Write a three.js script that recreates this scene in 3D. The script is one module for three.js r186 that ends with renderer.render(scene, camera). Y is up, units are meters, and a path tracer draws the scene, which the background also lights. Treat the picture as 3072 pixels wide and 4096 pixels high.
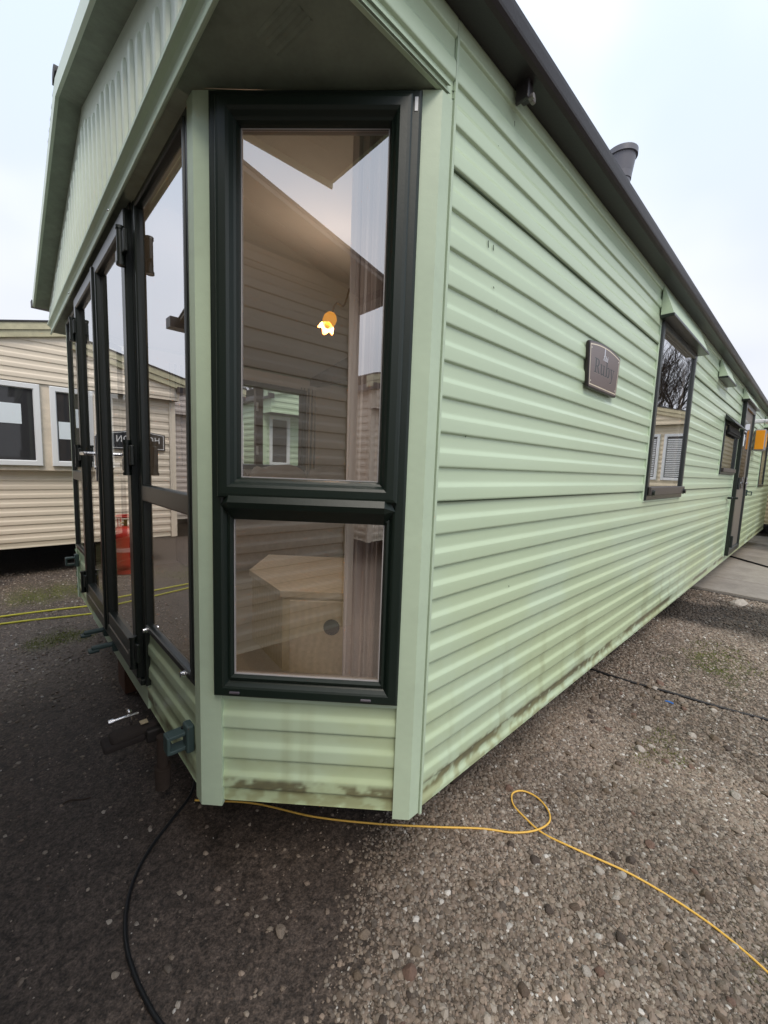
import * as THREE from 'three';
import { RoundedBoxGeometry } from 'three/addons/geometries/RoundedBoxGeometry.js';
import { mergeGeometries } from 'three/addons/utils/BufferGeometryUtils.js';

// ---------------------------------------------------------------- camera, sky, sun, exposure
const scene = new THREE.Scene();
const camera = new THREE.PerspectiveCamera(102.5, 0.75, 0.02, 400);
{
  const yaw = 0.8101775, pit = -0.1087276, rol = 0.0361656;
  camera.position.set(-0.9367, 1.5191, 0.8139);
  camera.lookAt(-0.9367 + Math.cos(pit) * Math.cos(yaw), 1.5191 + Math.sin(pit), 0.8139 - Math.cos(pit) * Math.sin(yaw));
  camera.rotateZ(rol);
}
const clamp = (x, a = 0, b = 1) => Math.min(b, Math.max(a, x));
const lerp = (a, b, t) => a + (b - a) * t;
const sstep = (a, b, x) => { const t = clamp((x - a) / (b - a)); return t * t * (3 - 2 * t); };
const hash = (x, y, s = 0) => { let h = Math.imul(x | 0, 374761393) ^ Math.imul(y | 0, 668265263) ^ Math.imul(s + 11, 1274126177); h = Math.imul(h ^ (h >>> 13), 1274126177); h = Math.imul(h ^ (h >>> 16), 2246822519); return ((h ^ (h >>> 15)) >>> 0) / 4294967296; };
const noise = (x, y, s = 0) => { const i = Math.floor(x), j = Math.floor(y), f = x - i, g = y - j, u = f * f * (3 - 2 * f), v = g * g * (3 - 2 * g); return lerp(lerp(hash(i, j, s), hash(i + 1, j, s), u), lerp(hash(i, j + 1, s), hash(i + 1, j + 1, s), u), v); };
const fbm = (x, y, o = 4, s = 0) => { let a = 0.5, t = 0, n = 0; for (let k = 0; k < o; k++) { t += a * noise(x, y, s + k * 17); n += a; x *= 2.03; y *= 2.03; a *= 0.5; } return t / n; };
let seed = 12345;
const rnd = (a = 0, b = 1) => { seed = (Math.imul(seed, 1664525) + 1013904223) >>> 0; return a + (b - a) * (seed / 4294967296); };

{ // thin bright overcast
  const W = 512, H = 256, d = new Float32Array(W * H * 4);
  for (let r = 0; r < H; r++) for (let c = 0; c < W; c++) {
    const up = ((r + 0.5) / H - 0.5) * Math.PI, az = ((c + 0.5) / W - 0.5) * 2 * Math.PI, y = Math.max(0, Math.sin(up));
    const px = Math.cos(az) * Math.cos(up) / (0.35 + y), pz = Math.sin(az) * Math.cos(up) / (0.35 + y);
    const cl = fbm(px * 1.3 + 7, pz * 1.3 + 3, 5, 5), k = sstep(0.36, 0.64, cl);
    const L = lerp(0.70, 1.08, Math.pow(y, 1.1)) * lerp(0.93, 1.03, k), blue = lerp(0.75, 0.15, k) * sstep(0.05, 0.75, y);
    const o = (r * W + c) * 4;
    d[o] = L * (0.955 - 0.26 * blue); d[o + 1] = L * (0.985 - 0.13 * blue); d[o + 2] = L * 1.07; d[o + 3] = 1;
  }
  const t = new THREE.DataTexture(d, W, H, THREE.RGBAFormat, THREE.FloatType);
  t.mapping = THREE.EquirectangularReflectionMapping; t.magFilter = THREE.LinearFilter; t.minFilter = THREE.LinearFilter; t.needsUpdate = true;
  scene.background = t; scene.environment = t;
}
const sun = new THREE.DirectionalLight(0xfff3e2, 1.5);
sun.position.set(-8, 18, 10.5); sun.castShadow = true; sun.shadow.radius = 45; sun.shadow.mapSize.set(2048, 2048);
Object.assign(sun.shadow.camera, { left: -16, right: 16, top: 16, bottom: -16, far: 80 });
sun.name = 'sun'; scene.add(sun);
const EXPOSURE = 1.25;

// ---------------------------------------------------------------- helpers
const V = (x, y, z) => new THREE.Vector3(x, y, z);
class Geo {  // collects triangles; build() gives flat-shaded geometry with uv in metres
  constructor() { this.p = []; }
  tri(a, b, c) { this.p.push(...a, ...b, ...c); return this; }
  quad(a, b, c, d) { return this.tri(a, b, c).tri(a, c, d); }
  box(x0, x1, y0, y1, z0, z1) {
    const P = (i) => [i & 1 ? x1 : x0, i & 2 ? y1 : y0, i & 4 ? z1 : z0];
    for (const [a, b, c, d] of [[0, 2, 3, 1], [4, 5, 7, 6], [0, 1, 5, 4], [2, 6, 7, 3], [0, 4, 6, 2], [1, 3, 7, 5]]) this.quad(P(a), P(b), P(c), P(d));
    return this;
  }
  // closed outline pts (counter-clockwise seen from the far end f1) swept from f0 to f1: f(p, k) gives a 3D point
  prism(pts, f, k0, k1) {
    const sh = pts.map((q) => new THREE.Vector2(q[0], q[1])), n = pts.length;
    for (const [a, b, c] of THREE.ShapeUtils.triangulateShape(sh, [])) { this.tri(f(pts[a], k1), f(pts[b], k1), f(pts[c], k1)); this.tri(f(pts[c], k0), f(pts[b], k0), f(pts[a], k0)); }
    for (let i = 0; i < n; i++) { const a = pts[i], b = pts[(i + 1) % n]; this.quad(f(a, k0), f(b, k0), f(b, k1), f(a, k1)); }
    return this;
  }
  build() { const g = new THREE.BufferGeometry(); g.setAttribute('position', new THREE.Float32BufferAttribute(this.p, 3)); g.computeVertexNormals(); return boxUV(g); }
}
function boxUV(g) {
  const p = g.attributes.position, n = g.attributes.normal, uv = new Float32Array(p.count * 2);
  for (let i = 0; i < p.count; i++) {
    const ax = Math.abs(n.getX(i)), ay = Math.abs(n.getY(i)), az = Math.abs(n.getZ(i));
    if (ay >= ax && ay >= az) { uv[2 * i] = p.getX(i); uv[2 * i + 1] = p.getZ(i); } else if (ax >= az) { uv[2 * i] = p.getZ(i); uv[2 * i + 1] = p.getY(i); } else { uv[2 * i] = p.getX(i); uv[2 * i + 1] = p.getY(i); }
  }
  g.setAttribute('uv', new THREE.BufferAttribute(uv, 2)); return g;
}
const used = new Map();
const numbered = (n) => { const k = used.get(n) ?? 0; used.set(n, k + 1); return k ? n + '_' + String(k).padStart(3, '0') : n; };
function part(name, g, m, parent, M) {
  const o = new THREE.Mesh(g, m); o.name = name; o.castShadow = o.receiveShadow = true;
  if (M) { o.applyMatrix4(M); }
  parent.add(o); return o;
}
function top(name, g, m, label, category, group) {
  const o = part(numbered(name), g, m, scene); o.userData = { label, category }; if (group) o.userData.group = group; return o;
}
function thing(name, label, category, pos = [0, 0, 0], turn = 0, group) {
  const o = new THREE.Group(); o.name = numbered(name); o.position.set(...pos); o.rotation.y = turn; o.userData = { label, category }; if (group) o.userData.group = group; scene.add(o); return o;
}
function struct(name, g, m, parent) { const o = part(name, g, m, parent ?? scene); if (!parent) o.userData.kind = 'structure'; return o; }
const rbox = (w, h, d, r, x = 0, y = 0, z = 0) => boxUV(new RoundedBoxGeometry(w, h, d, 2, r).translate(x, y, z));
const cyl = (r0, r1, h, x, y, z, axis = 'y', n = 20) => { const g = new THREE.CylinderGeometry(r0, r1, h, n); if (axis === 'x') g.rotateZ(Math.PI / 2); if (axis === 'z') g.rotateX(Math.PI / 2); return g.translate(x, y, z); };
const merge = (...gs) => mergeGeometries(gs.map((g) => { g = g.index ? g.toNonIndexed() : g; if (!g.attributes.uv) boxUV(g); for (const k of Object.keys(g.attributes)) if (!['position', 'normal', 'uv'].includes(k)) g.deleteAttribute(k); return g; }));
const tube = (pts, r, seg, rad = 8, closed = false) => new THREE.TubeGeometry(new THREE.CatmullRomCurve3(pts, closed), seg, r, rad, closed);
// rectangular frame with mitred corners; profile rows are [inset, height above the wall]
function mitre(w, h, prof) {
  const g = new Geo(), C = ([i, d]) => [[i, i, d], [w - i, i, d], [w - i, h - i, d], [i, h - i, d]];
  for (let k = 0; k + 1 < prof.length; k++) { const a = C(prof[k]), b = C(prof[k + 1]); for (let e = 0; e < 4; e++) { const f = (e + 1) % 4; g.quad(a[e], a[f], b[f], b[e]); } }
  return g.build();
}
// basis matrix: u along the wall, v up, n out of it
function frameAt(o, u, n) { return new THREE.Matrix4().makeBasis(u, V(0, 1, 0), n).setPosition(o); }

// ---------------------------------------------------------------- textures and materials
function tex(n, f, srgb, rep = 1) {
  const d = new Uint8Array(n * n * 4);
  for (let y = 0; y < n; y++) for (let x = 0; x < n; x++) { const c = f(x / n, y / n), o = (y * n + x) * 4; for (let k = 0; k < 3; k++) d[o + k] = clamp(Array.isArray(c) ? c[k] : c) * 255; d[o + 3] = 255; }
  const t = new THREE.DataTexture(d, n, n); t.wrapS = t.wrapT = THREE.RepeatWrapping; t.magFilter = THREE.LinearFilter; t.minFilter = THREE.LinearMipmapLinearFilter; if (srgb) t.colorSpace = THREE.SRGBColorSpace; t.repeat.set(rep, rep); t.needsUpdate = true; return t;
}
const tileNoise = (x, y, n, s) => { const X = x * n, Y = y * n, i = Math.floor(X), j = Math.floor(Y), f = X - i, g = Y - j, u = f * f * (3 - 2 * f), v = g * g * (3 - 2 * g), H = (a, b) => hash(((a % n) + n) % n, ((b % n) + n) % n, s); return lerp(lerp(H(i, j), H(i + 1, j), u), lerp(H(i, j + 1), H(i + 1, j + 1), u), v); };
const peel = tex(512, (x, y) => 0.6 * tileNoise(x, y, 128, 1) + 0.4 * tileNoise(x, y, 200, 2), false, 3);     // embossed sheet, half-metre tile
const fine = tex(512, (x, y) => 0.5 * tileNoise(x, y, 128, 4) + 0.5 * tileNoise(x, y, 32, 5), false, 3);
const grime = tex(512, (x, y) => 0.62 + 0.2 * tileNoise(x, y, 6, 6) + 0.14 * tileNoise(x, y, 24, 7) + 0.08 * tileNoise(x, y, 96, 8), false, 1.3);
const wash = tex(512, (x, y) => 0.86 + 0.08 * tileNoise(x, y, 5, 51) + 0.05 * tileNoise(x, y, 20, 52) + 0.04 * tileNoise(x, y, 90, 53), false, 0.8);
const dirtRough = tex(256, (x, y) => 0.5 + 0.3 * tileNoise(x, y, 8, 9) + 0.25 * tileNoise(x, y, 40, 10), false, 2);
const std = (hex, rough, o = {}) => new THREE.MeshStandardMaterial({ color: hex, roughness: rough, ...o });
const phys = (hex, rough, o = {}) => new THREE.MeshPhysicalMaterial({ color: hex, roughness: rough, ...o });
const M = {
  siding: std(0xffffff, 0.28, { vertexColors: true, bumpMap: peel, bumpScale: 0.000014, side: THREE.DoubleSide }),
  trim: std(0xc2d5bb, 0.42, { bumpMap: fine, bumpScale: 0.0002, map: wash }),
  trimDark: std(0x22402f, 0.5), seam: std(0x55644f, 0.8),
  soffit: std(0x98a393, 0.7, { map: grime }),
  upvc: phys(0x12201a, 0.42, { bumpMap: fine, bumpScale: 0.00015 }),
  black: phys(0x151d1a, 0.36, { bumpMap: fine, bumpScale: 0.00015, clearcoat: 0.25, clearcoatRoughness: 0.3 }),
  gutter: phys(0x2b2628, 0.38, { bumpMap: fine, bumpScale: 0.0003 }),
  gasket: std(0x0c0d0d, 0.7),
  seal: std(0xa9a7a8, 0.5),
  pane: phys(0xffffff, 0.0, { transmission: 1, thickness: 0, ior: 1.52 }),
  paneBay: phys(0xffffff, 0.0, { transmission: 1, thickness: 0, ior: 4.4 }),
  paneFront: phys(0xf6f7f9, 0.0, { metalness: 1, transparent: true, opacity: 0.68 }),
  paneSide: phys(0xf6f7f9, 0.0, { metalness: 1, transparent: true, opacity: 0.72 }),
  darkGlass: phys(0x38383a, 0.03, { ior: 1.5 }),
  chrome: phys(0xd8d8da, 0.14, { metalness: 1 }),
  steel: std(0x4a4644, 0.55, { metalness: 0.6, map: grime }),
  rust: std(0x463a32, 0.9, { map: grime }),
  chassis: std(0x141210, 0.9),
  roof: std(0x3c3a3a, 0.7, { map: grime }),
  white: phys(0xe6e8ea, 0.3, { bumpMap: fine, bumpScale: 0.0001 }),
  cream: std(0xffffff, 0.5, { vertexColors: true, side: THREE.DoubleSide }),
  beige: std(0xe2dace, 0.85),
  ceiling: std(0xcac2b6, 0.9),
  floor: std(0xb3a68f, 0.8),
  paper: std(0xdfe8ee, 0.8),
  teal: phys(0x3d4f4e, 0.5),
  yellow: phys(0xefc05a, 0.5, { map: wash }),
  yellow2: phys(0xd4cf45, 0.5),
  rubber: phys(0x17181a, 0.5),
  red: phys(0xc0301c, 0.4, { bumpMap: fine, bumpScale: 0.0004, map: grime }),
};

// ---------------------------------------------------------------- siding (pressed sheet): one profile for all walls
const PER = 0.1069;
const PROF = [[0, 0], [0.0012, 0.003], [0.0026, 0.0066], [0.005, 0.0084], [0.010, 0.0088], [0.026, 0.0088], [0.044, 0.0086], [0.048, 0.0076], [0.054, 0.0046], [0.060, 0.0018], [0.064, 0.0009], [0.070, 0.0004], [0.086, 0.0], [0.1015, 0.0], [0.1060, 0]];
const profAt = (y, ph) => { let t = ((y - ph) % PER + PER) % PER; for (let k = 0; k + 1 < PROF.length; k++) if (t <= PROF[k + 1][0]) return lerp(PROF[k][1], PROF[k + 1][1], (t - PROF[k][0]) / (PROF[k + 1][0] - PROF[k][0])); return 0; };
function levels(y0, y1, ph, per = PER, prof = PROF) {
  const ys = [y0]; for (let k = Math.floor((y0 - ph) / per); ph + k * per < y1; k++) for (const [t] of prof) { const y = ph + k * per + t; if (y > y0 + 1e-4 && y < y1 - 1e-4) ys.push(y); } ys.push(y1); const fine = []; for (let i = 0; i < ys.length; i++) { if (i && ys[i] < 0.72) { const n = Math.ceil((ys[i] - ys[i - 1]) / 0.007); for (let k = 1; k < n; k++) fine.push(lerp(ys[i - 1], ys[i], k / n)); } fine.push(ys[i]); } return fine;
}
// sheet in the wall's own frame: u along, y up, depth out. us: list of u; cut(y) limits u (for gables)
function sheet(us, y0, y1, ph, off, color, range) {
  const ys = levels(y0, y1, ph), nu = us.length, p = [], c = [], idx = [], uv = [];
  for (const y of ys) { const r = range ? range(y) : null; for (let i = 0; i < nu; i++) { let u = us[i]; if (r) u = lerp(r[0], r[1], i / (nu - 1)); const d = profAt(y, ph) + off + 0.0022 * (noise(u * 1.7, y * 2.3, 401) - 0.5) + 0.0012 * (noise(u * 5.1, y * 6, 403) - 0.5); p.push(u, y, d); uv.push(u, y); c.push(...color(u, y)); } }
  for (let j = 0; j + 1 < ys.length; j++) for (let i = 0; i + 1 < nu; i++) { const a = j * nu + i; idx.push(a, a + 1, a + nu + 1, a, a + nu + 1, a + nu); }
  const e = p.length / 3;  // bottom lip, turned back to the wall
  const dl = profAt(y0, ph) + off;
  for (let i = 0; i < nu; i++) { const u = range ? p[i * 3] : us[i]; p.push(u, y0, dl); uv.push(u, y0); c.push(...color(u, y0)); }
  for (let i = 0; i < nu; i++) { const u = range ? p[i * 3] : us[i]; p.push(u, y0, -0.012); uv.push(u, y0 - 0.02); c.push(...color(u, y0)); }
  for (let i = 0; i + 1 < nu; i++) { const a = e + i, b = e + nu + i; idx.push(b, b + 1, a + 1, b, a + 1, a); }
  const g = new THREE.BufferGeometry(); g.setAttribute('position', new THREE.Float32BufferAttribute(p, 3)); g.setAttribute('color', new THREE.Float32BufferAttribute(c, 3)); g.setAttribute('uv', new THREE.Float32BufferAttribute(uv, 2)); g.setIndex(idx); g.computeVertexNormals(); return g;
}
const span = (a, b, near, step) => { const r = [a]; let u = a; while (u < b - 1e-6) { const s = near + step * Math.max(0, u); u = Math.min(b, u + s); r.push(u); } return r; };
const GREEN = [0.535, 0.66, 0.478];
function greenAt(s, gap = 0) {  // painted sheet with algae, mould and run-off stains that belong to the wall
  return (u, y) => {
    const n = fbm(u * 2.1 + s * 9, y * 3.0, 4, 31 + s), f = lerp(fbm(u * 30, y * 34, 3, 61 + s), 0.5, sstep(1.0, 3.5, u));
    let c = GREEN.map((x) => x * (0.95 + 0.1 * n));
    const mix = (d, k) => { k = clamp(k); c = c.map((x, i) => lerp(x, d[i], k)); };
    mix([0.47, 0.555, 0.30], 0.55 * sstep(1.7, 0.45, y) * sstep(0.35, 0.7, n + 0.15 * f));                      // yellowish algae tint low down
    const run = fbm(u * 14, 0.3, 3, 91 + s); mix([0.30, 0.33, 0.17], 0.5 * sstep(0.95, 0.4, y) * sstep(0.55, 0.8, run) * (0.5 + f));
    const h = ((y - gap) % PER + PER) % PER; const ledge = Math.exp(-Math.pow((h - 0.09) / 0.02, 2));
    mix([0.33, 0.36, 0.2], ledge * 0.30 * sstep(1.3, 0.4, y) * (0.3 + f));
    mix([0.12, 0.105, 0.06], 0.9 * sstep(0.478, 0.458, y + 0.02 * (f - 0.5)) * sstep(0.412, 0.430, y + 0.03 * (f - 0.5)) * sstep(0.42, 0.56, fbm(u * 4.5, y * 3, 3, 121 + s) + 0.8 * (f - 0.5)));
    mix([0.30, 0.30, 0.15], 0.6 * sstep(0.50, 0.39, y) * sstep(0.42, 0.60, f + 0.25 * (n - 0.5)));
    return c;
  };
}

const SCUFFS = [[0.373, 2.66, 0.035, 0.1], [0.46, 2.565, 0.02, -0.2], [0.272, 2.484, 0.02, 0.15], [0.287, 2.55, 0.012, 0.6], [0.265, 2.25, 0.03, 0.2], [0.295, 2.25, 0.024, 0.1], [0.33, 2.06, 0.012, -0.3], [0.55, 1.06, 0.012, 0.3], [0.31, 2.13, 0.010, 0.9], [0.2, 1.63, 0.010, -0.6]];
// ---------------------------------------------------------------- the green caravan
const AX = 0.4831, BZ = 0.4987, LB = Math.hypot(AX, BZ), ZF = -3.27, ZW = -3.77, LX = 12.3, YB = 0.38, YS = 2.545, RC = 0.013, YE = 2.75, PH = 1.4165;
const van = thing('static_caravan', 'pale green static caravan with an angled bay window at its near corner', 'caravan');
{
  // side wall: columns between openings, three rows of sheets
  const rows = [[YB, PH, -0.010], [PH, PH + 9 * PER, -0.0065], [PH + 9 * PER, YE, -0.003]], col = greenAt(1, PH);
  const open = [[2.275, 3.285, 1.37, 2.52], [5.14, 6.2, 1.6, 2.18], [6.37, 7.43, 0.49, 2.54], [9.62, 10.58, 1.42, 2.45]];
  const cuts = [0.058]; for (const o of open) cuts.push(o[0], o[1]); cuts.push(LX);
  for (let k = 0; k + 1 < cuts.length; k++) for (const [y0, y1, off] of rows) {
    const o = open.find((q) => q[0] === cuts[k]); const bits = o ? [[y0, Math.min(y1, o[2])], [Math.max(y0, o[3]), y1]] : [[y0, y1]];
    for (const [a, b] of bits) if (b - a > 0.004) part('siding_panel', sheet(span(cuts[k], cuts[k + 1], y0 < 1 ? 0.008 : 0.016, 0.006), a, b, PH, off, col), M.siding, van);
  }
  // side fascia that carries on over the bay
  part('siding_panel', sheet(span(-0.522, 0.047, 0.02, 0), YS, YE, PH, -0.003, greenAt(1, PH)), M.siding, van);
  for (const [y, d] of [[PH, -0.0035], [PH + 9 * PER, 0.0]]) for (const [x0, x1] of [[0.06, 2.26], [3.302, 5.1], [5.12, 6.34], [7.46, LX]]) part('panel_seam', new Geo().box(x0, x1, y - 0.0028, y - 0.0006, -0.02, d).build(), M.seam, van);
  for (const [x, y, l, t] of SCUFFS) part('scuff_mark', rbox(0.0035, l * 0.7, 0.0012, 0.0005, 0, 0, 0), M.seam, van, new THREE.Matrix4().makeRotationZ(t).setPosition(x, y, profAt(y, PH) - 0.003));
  // angled bay wall, its frame from P1 to P2
  const ub = V(AX, 0, BZ).normalize(), nb = V(-BZ, 0, AX).normalize(), MB = frameAt(V(-AX, 0, -BZ).addScaledVector(nb, -RC), ub, nb), at = (u, y, d) => V(u, y, d).applyMatrix4(MB).toArray();
  part('siding_panel', sheet(span(0.068, LB - 0.054, 0.012, 0), YB + 0.002, 0.752, 0.643, -0.004, greenAt(2, 0.643)), M.siding, van, MB);
  const W0 = LB - 0.642, W1 = LB - 0.053;
  for (const [a, b] of [[0.752, 0.772], [2.52, YS - 0.001]]) part('window_trim', new Geo().box(0.062, LB - 0.05, a, b, -0.01, 0.011).build(), M.trim, van, MB);
  // corner posts, folded round the two arrises
  const plan = (pts, y0, y1) => new Geo().prism(pts.map(([x, z]) => [x, -z]), (q, y) => [q[0], y, -q[1]], y0, y1).build();
  const off = (x, z, n, d) => [x + n.x * d, z + n.z * d];
  const pAt = (u) => [-AX + ub.x * u, -BZ + ub.z * u];
  const q0 = pAt(LB - 0.054), q1 = pAt(0.07), sdn = V(0, 0, 1), fn = V(-1, 0, 0);
  part('corner_post', plan([[0.044, -0.03], [0.044, 0.001], [0, 0.001], off(...q0, nb, 0.001), off(...q0, nb, -0.03)], YB - 0.012, YS - 0.002), M.trim, van);
  part('seal_strip', new Geo().box(0.044, 0.049, YB, YE - 0.01, -0.02, -0.006).build(), M.trimDark, van);
  part('edge_trim', new Geo().box(0.049, 0.059, YB - 0.02, YE - 0.005, -0.02, 0.005).build(), M.trim, van);
  part('corner_post', plan([[-AX + 0.03, -BZ - 0.047], off(...q1, nb, -0.03), off(...q1, nb, 0.001), [-AX - 0.0005, -BZ + 0.0003], [-AX - 0.0005, -BZ - 0.047]], YB - 0.008, YS - 0.002), M.trim, van);
  // bay window: outer frame, lower bead, opening upper sash, arrow-ended transom
  const ww = W1 - W0, hh = 1.758, MW = MB.clone().multiply(new THREE.Matrix4().makeTranslation(W0, 0.772, 0));
  const bay = part('bay_window', mitre(ww, hh, [[0, -0.01], [0, 0.028], [0.004, 0.034], [0.008, 0.036], [0.030, 0.036], [0.036, 0.033], [0.044, 0.022], [0.05, 0.016], [0.05, -0.01]]), M.upvc, van, MW);
  const t0 = 1.344 - 0.772, t1 = 1.443 - 0.772;
  const lower = part('window_bead', mitre(ww - 0.088, t0 - 0.044 + 0.012, [[0, 0.016], [0.003, 0.024], [0.010, 0.026], [0.016, 0.017], [0.018, 0.010]]), M.upvc, bay); lower.position.set(0.044, 0.044 + 0.008, 0);
  const sash = part('window_sash', mitre(ww - 0.052, hh - t1 + 0.03 - 0.026 + 0.0, [[0, 0.03], [0, 0.05], [0.004, 0.055], [0.012, 0.057], [0.032, 0.057], [0.040, 0.052], [0.048, 0.040], [0.054, 0.036], [0.058, 0.026], [0.061, 0.010]]), M.upvc, bay); sash.position.set(0.026, t1 - 0.03, 0);
  const tr = new Geo(), ym = 1.388 - 0.772, A = [0.062, t1 + 0.004, 0.040], B = [ww - 0.062, t1 + 0.004, 0.040], C = [0.062, t0, 0.018], D = [ww - 0.062, t0, 0.018];
  const E = [0.030, ym, 0.037], F = [ww - 0.030, ym, 0.037], R0 = [0.062, ym + 0.012, 0.066], R1 = [ww - 0.062, ym + 0.012, 0.066], S0 = [0.062, ym - 0.006, 0.058], S1 = [ww - 0.062, ym - 0.006, 0.058];
  tr.quad(R0, R1, B, A).quad(S0, S1, R1, R0).quad(C, D, S1, S0).tri(E, R0, A).tri(E, S0, R0).tri(E, C, S0).tri(F, B, R1).tri(F, R1, S1).tri(F, S1, D);
  part('transom', tr.build(), M.upvc, bay);
  const sealR = (x0, x1, y0, y1, z) => new Geo().box(x0, x1, y0, y0 + 0.003, z, z + 0.004).box(x0, x1, y1 - 0.003, y1, z, z + 0.004).box(x0, x0 + 0.003, y0 + 0.003, y1 - 0.003, z, z + 0.004).box(x1 - 0.003, x1, y0 + 0.003, y1 - 0.003, z, z + 0.004).build();
  part('glazing_seal', sealR(0.062, ww - 0.062, 0.069, t0 + 0.004, 0.0115), M.seal, bay);
  part('glazing_seal', sealR(0.086, ww - 0.086, t1 + 0.030, hh - 0.084, 0.0125), M.seal, bay);
  part('pane', new THREE.PlaneGeometry(ww - 0.09, t0 - 0.03).translate(ww / 2, t0 / 2 + 0.018, 0.0105), M.paneBay, bay);
  part('pane', new THREE.PlaneGeometry(ww - 0.14, hh - t1 - 0.09).translate(ww / 2, (hh + t1) / 2 - 0.025, 0.0115), M.paneBay, bay);
  part('frame_label', rbox(0.009, 0.035, 0.002, 0.0008, ww - 0.016, hh - 0.04, 0.0365), M.white, bay);
  for (const u of [0.07, ww - 0.10]) part('drain_cover', rbox(0.034, 0.008, 0.008, 0.003, u, 0.017, 0.0365), std(0x57535b, 0.4), bay);
  // front wall with fixed lights and a pair of glazed doors; u = z + 3.36
  const MF = frameAt(V(-AX + RC, 0, ZF), V(0, 0, 1), V(-1, 0, 0)), fu = (z) => z - ZF;
  const colF = greenAt(3, 0.643);
  part('siding_panel', sheet(span(fu(-1.19), fu(-0.546), 0.015, 0), YB + 0.002, 0.775, 0.643, -0.004, colF), M.siding, van, MF);
  part('siding_panel', sheet(span(fu(-3.22), fu(-2.61), 0.02, 0), YB + 0.002, 0.79, 0.643, -0.004, colF), M.siding, van, MF);
  part('door_sill', new Geo().box(fu(-2.61), fu(-1.19), YB, 0.515, -0.02, 0.004).build(), M.trim, van, MF);
  part('door_threshold', rbox(fu(-1.19) - fu(-2.61), 0.03, 0.05, 0.006, (fu(-1.19) + fu(-2.61)) / 2, 0.512, 0.006), M.black, van, MF);
  const win = (name, z0, z1, y0, y1, prof, mat, transom, mtx = MF, U = fu, glassIn = 0.035, glass = M.paneFront, gz = 0.002) => {
    const w = U(z1) - U(z0), h = y1 - y0, f = part(name, mitre(w, h, prof), mat, van, mtx.clone().multiply(new THREE.Matrix4().makeTranslation(U(z0), y0, 0)));
    part('pane', new THREE.PlaneGeometry(w - 2 * glassIn + 0.01, h - 2 * glassIn + 0.01).translate(w / 2, h / 2, gz), glass, f);
    part('glazing_seal', sealR(glassIn - 0.004, w - glassIn + 0.004, glassIn - 0.004, h - glassIn + 0.004, gz - 0.003), M.seal, f);
    if (transom) part('transom', rbox(w - 0.05, 0.07, 0.034, 0.008, w / 2, transom - y0, 0.002), mat, f);
    return f;
  };
  const fp = [[0, -0.012], [0, 0.010], [0.003, 0.0145], [0.018, 0.0145], [0.020, 0.019], [0.030, 0.019], [0.034, 0.014], [0.036, -0.006]];
  const fr = win('front_window', -1.165, -0.546, 0.768, 2.53, fp, M.black, 1.375);
  for (const u of [0.04, 0.53]) part('drain_cap', merge(cyl(0.009, 0.009, 0.016, u, 0.012, 0.024, 'z'), cyl(0.012, 0.012, 0.006, u, 0.012, 0.018, 'z')), M.chrome, fr);
  win('front_window', -3.222, -2.642, 0.79, 2.53, fp, M.black, 1.375);
  // door frame and leaves
  const jamb = (z0, z1) => part('door_jamb', rbox(z1 - z0, 2.535 - 0.5, 0.04, 0.005, fu((z0 + z1) / 2), 1.5175, -0.004), M.black, van, MF);
  jamb(-1.206, -1.166); jamb(-2.641, -2.598);
  part('door_head', rbox(1.39, 0.03, 0.04, 0.006, fu(-1.90), 2.528, 0.0), M.black, van, MF);
  const dp = [[0, -0.012], [0, 0.036], [0.004, 0.042], [0.056, 0.042], [0.062, 0.036], [0.066, 0.022], [0.067, -0.005]];
  const leaf = (z0, z1) => { const f = win('glazed_door', z0, z1, 0.53, 2.512, dp, M.black, 0, MF, fu, 0.066, M.paneFront, 0.017); part('kick_rail', rbox(z1 - z0 - 0.12, 0.07, 0.03, 0.005, (z1 - z0) / 2, 0.095, 0.0245), M.black, f); return f; };
  const d1 = leaf(-1.898, -1.208), d2 = leaf(-2.596, -1.902);
  part('meeting_strip', rbox(0.03, 1.95, 0.012, 0.004, 0.694 + 0.004, 0.99, 0.046), M.black, d2);
  // hinges
  for (const [zc, list] of [[-1.205, [0.66, 1.52, 2.36]], [-2.60, [0.66, 1.52, 2.33]]]) for (const y of list) {
    part('hinge', merge(cyl(0.014, 0.014, 0.13, fu(zc), y, 0.054, 'y'), rbox(0.115, 0.085, 0.016, 0.005, fu(zc) - 0.004, y + 0.01, 0.046), cyl(0.017, 0.017, 0.012, fu(zc), y + 0.068, 0.054), cyl(0.017, 0.017, 0.012, fu(zc), y - 0.068, 0.054), rbox(0.04, 0.055, 0.026, 0.008, fu(zc) - 0.04, y - 0.03, 0.05)), M.black, van, MF);
  }
  { // handle on the far leaf
    const h = part('door_handle', merge(rbox(0.032, 0.25, 0.010, 0.004, 0.655, 0.98, 0.053), cyl(0.010, 0.010, 0.05, 0.655, 1.005, 0.076, 'z'), rbox(0.15, 0.020, 0.016, 0.007, 0.592, 1.005, 0.102), cyl(0.010, 0.010, 0.006, 0.655, 0.93, 0.060, 'z')), M.chrome, d2);
    part('handle_back', rbox(0.04, 0.265, 0.006, 0.003, 0.655, 0.98, 0.045), M.black, h);
  }
  // far angled side of the bay and far wall
  const uc = V(-AX, 0, ZF - ZW).normalize(), ncv = V(-(ZF - ZW), 0, -AX).normalize(), MC = frameAt(V(0, 0, ZW), uc, ncv);
  part('siding_panel', sheet([0, LB], YB, 0.77, 0.643, 0, greenAt(4, 0.643)), M.siding, van, MC);
  const cw = part('bay_window', mitre(0.59, 1.76, fp), M.upvc, van, MC.clone().multiply(new THREE.Matrix4().makeTranslation(0.05, 0.77, 0)));
  part('pane', new THREE.PlaneGeometry(0.5, 1.67).translate(0.295, 0.88, 0.008), M.pane, cw);
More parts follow.
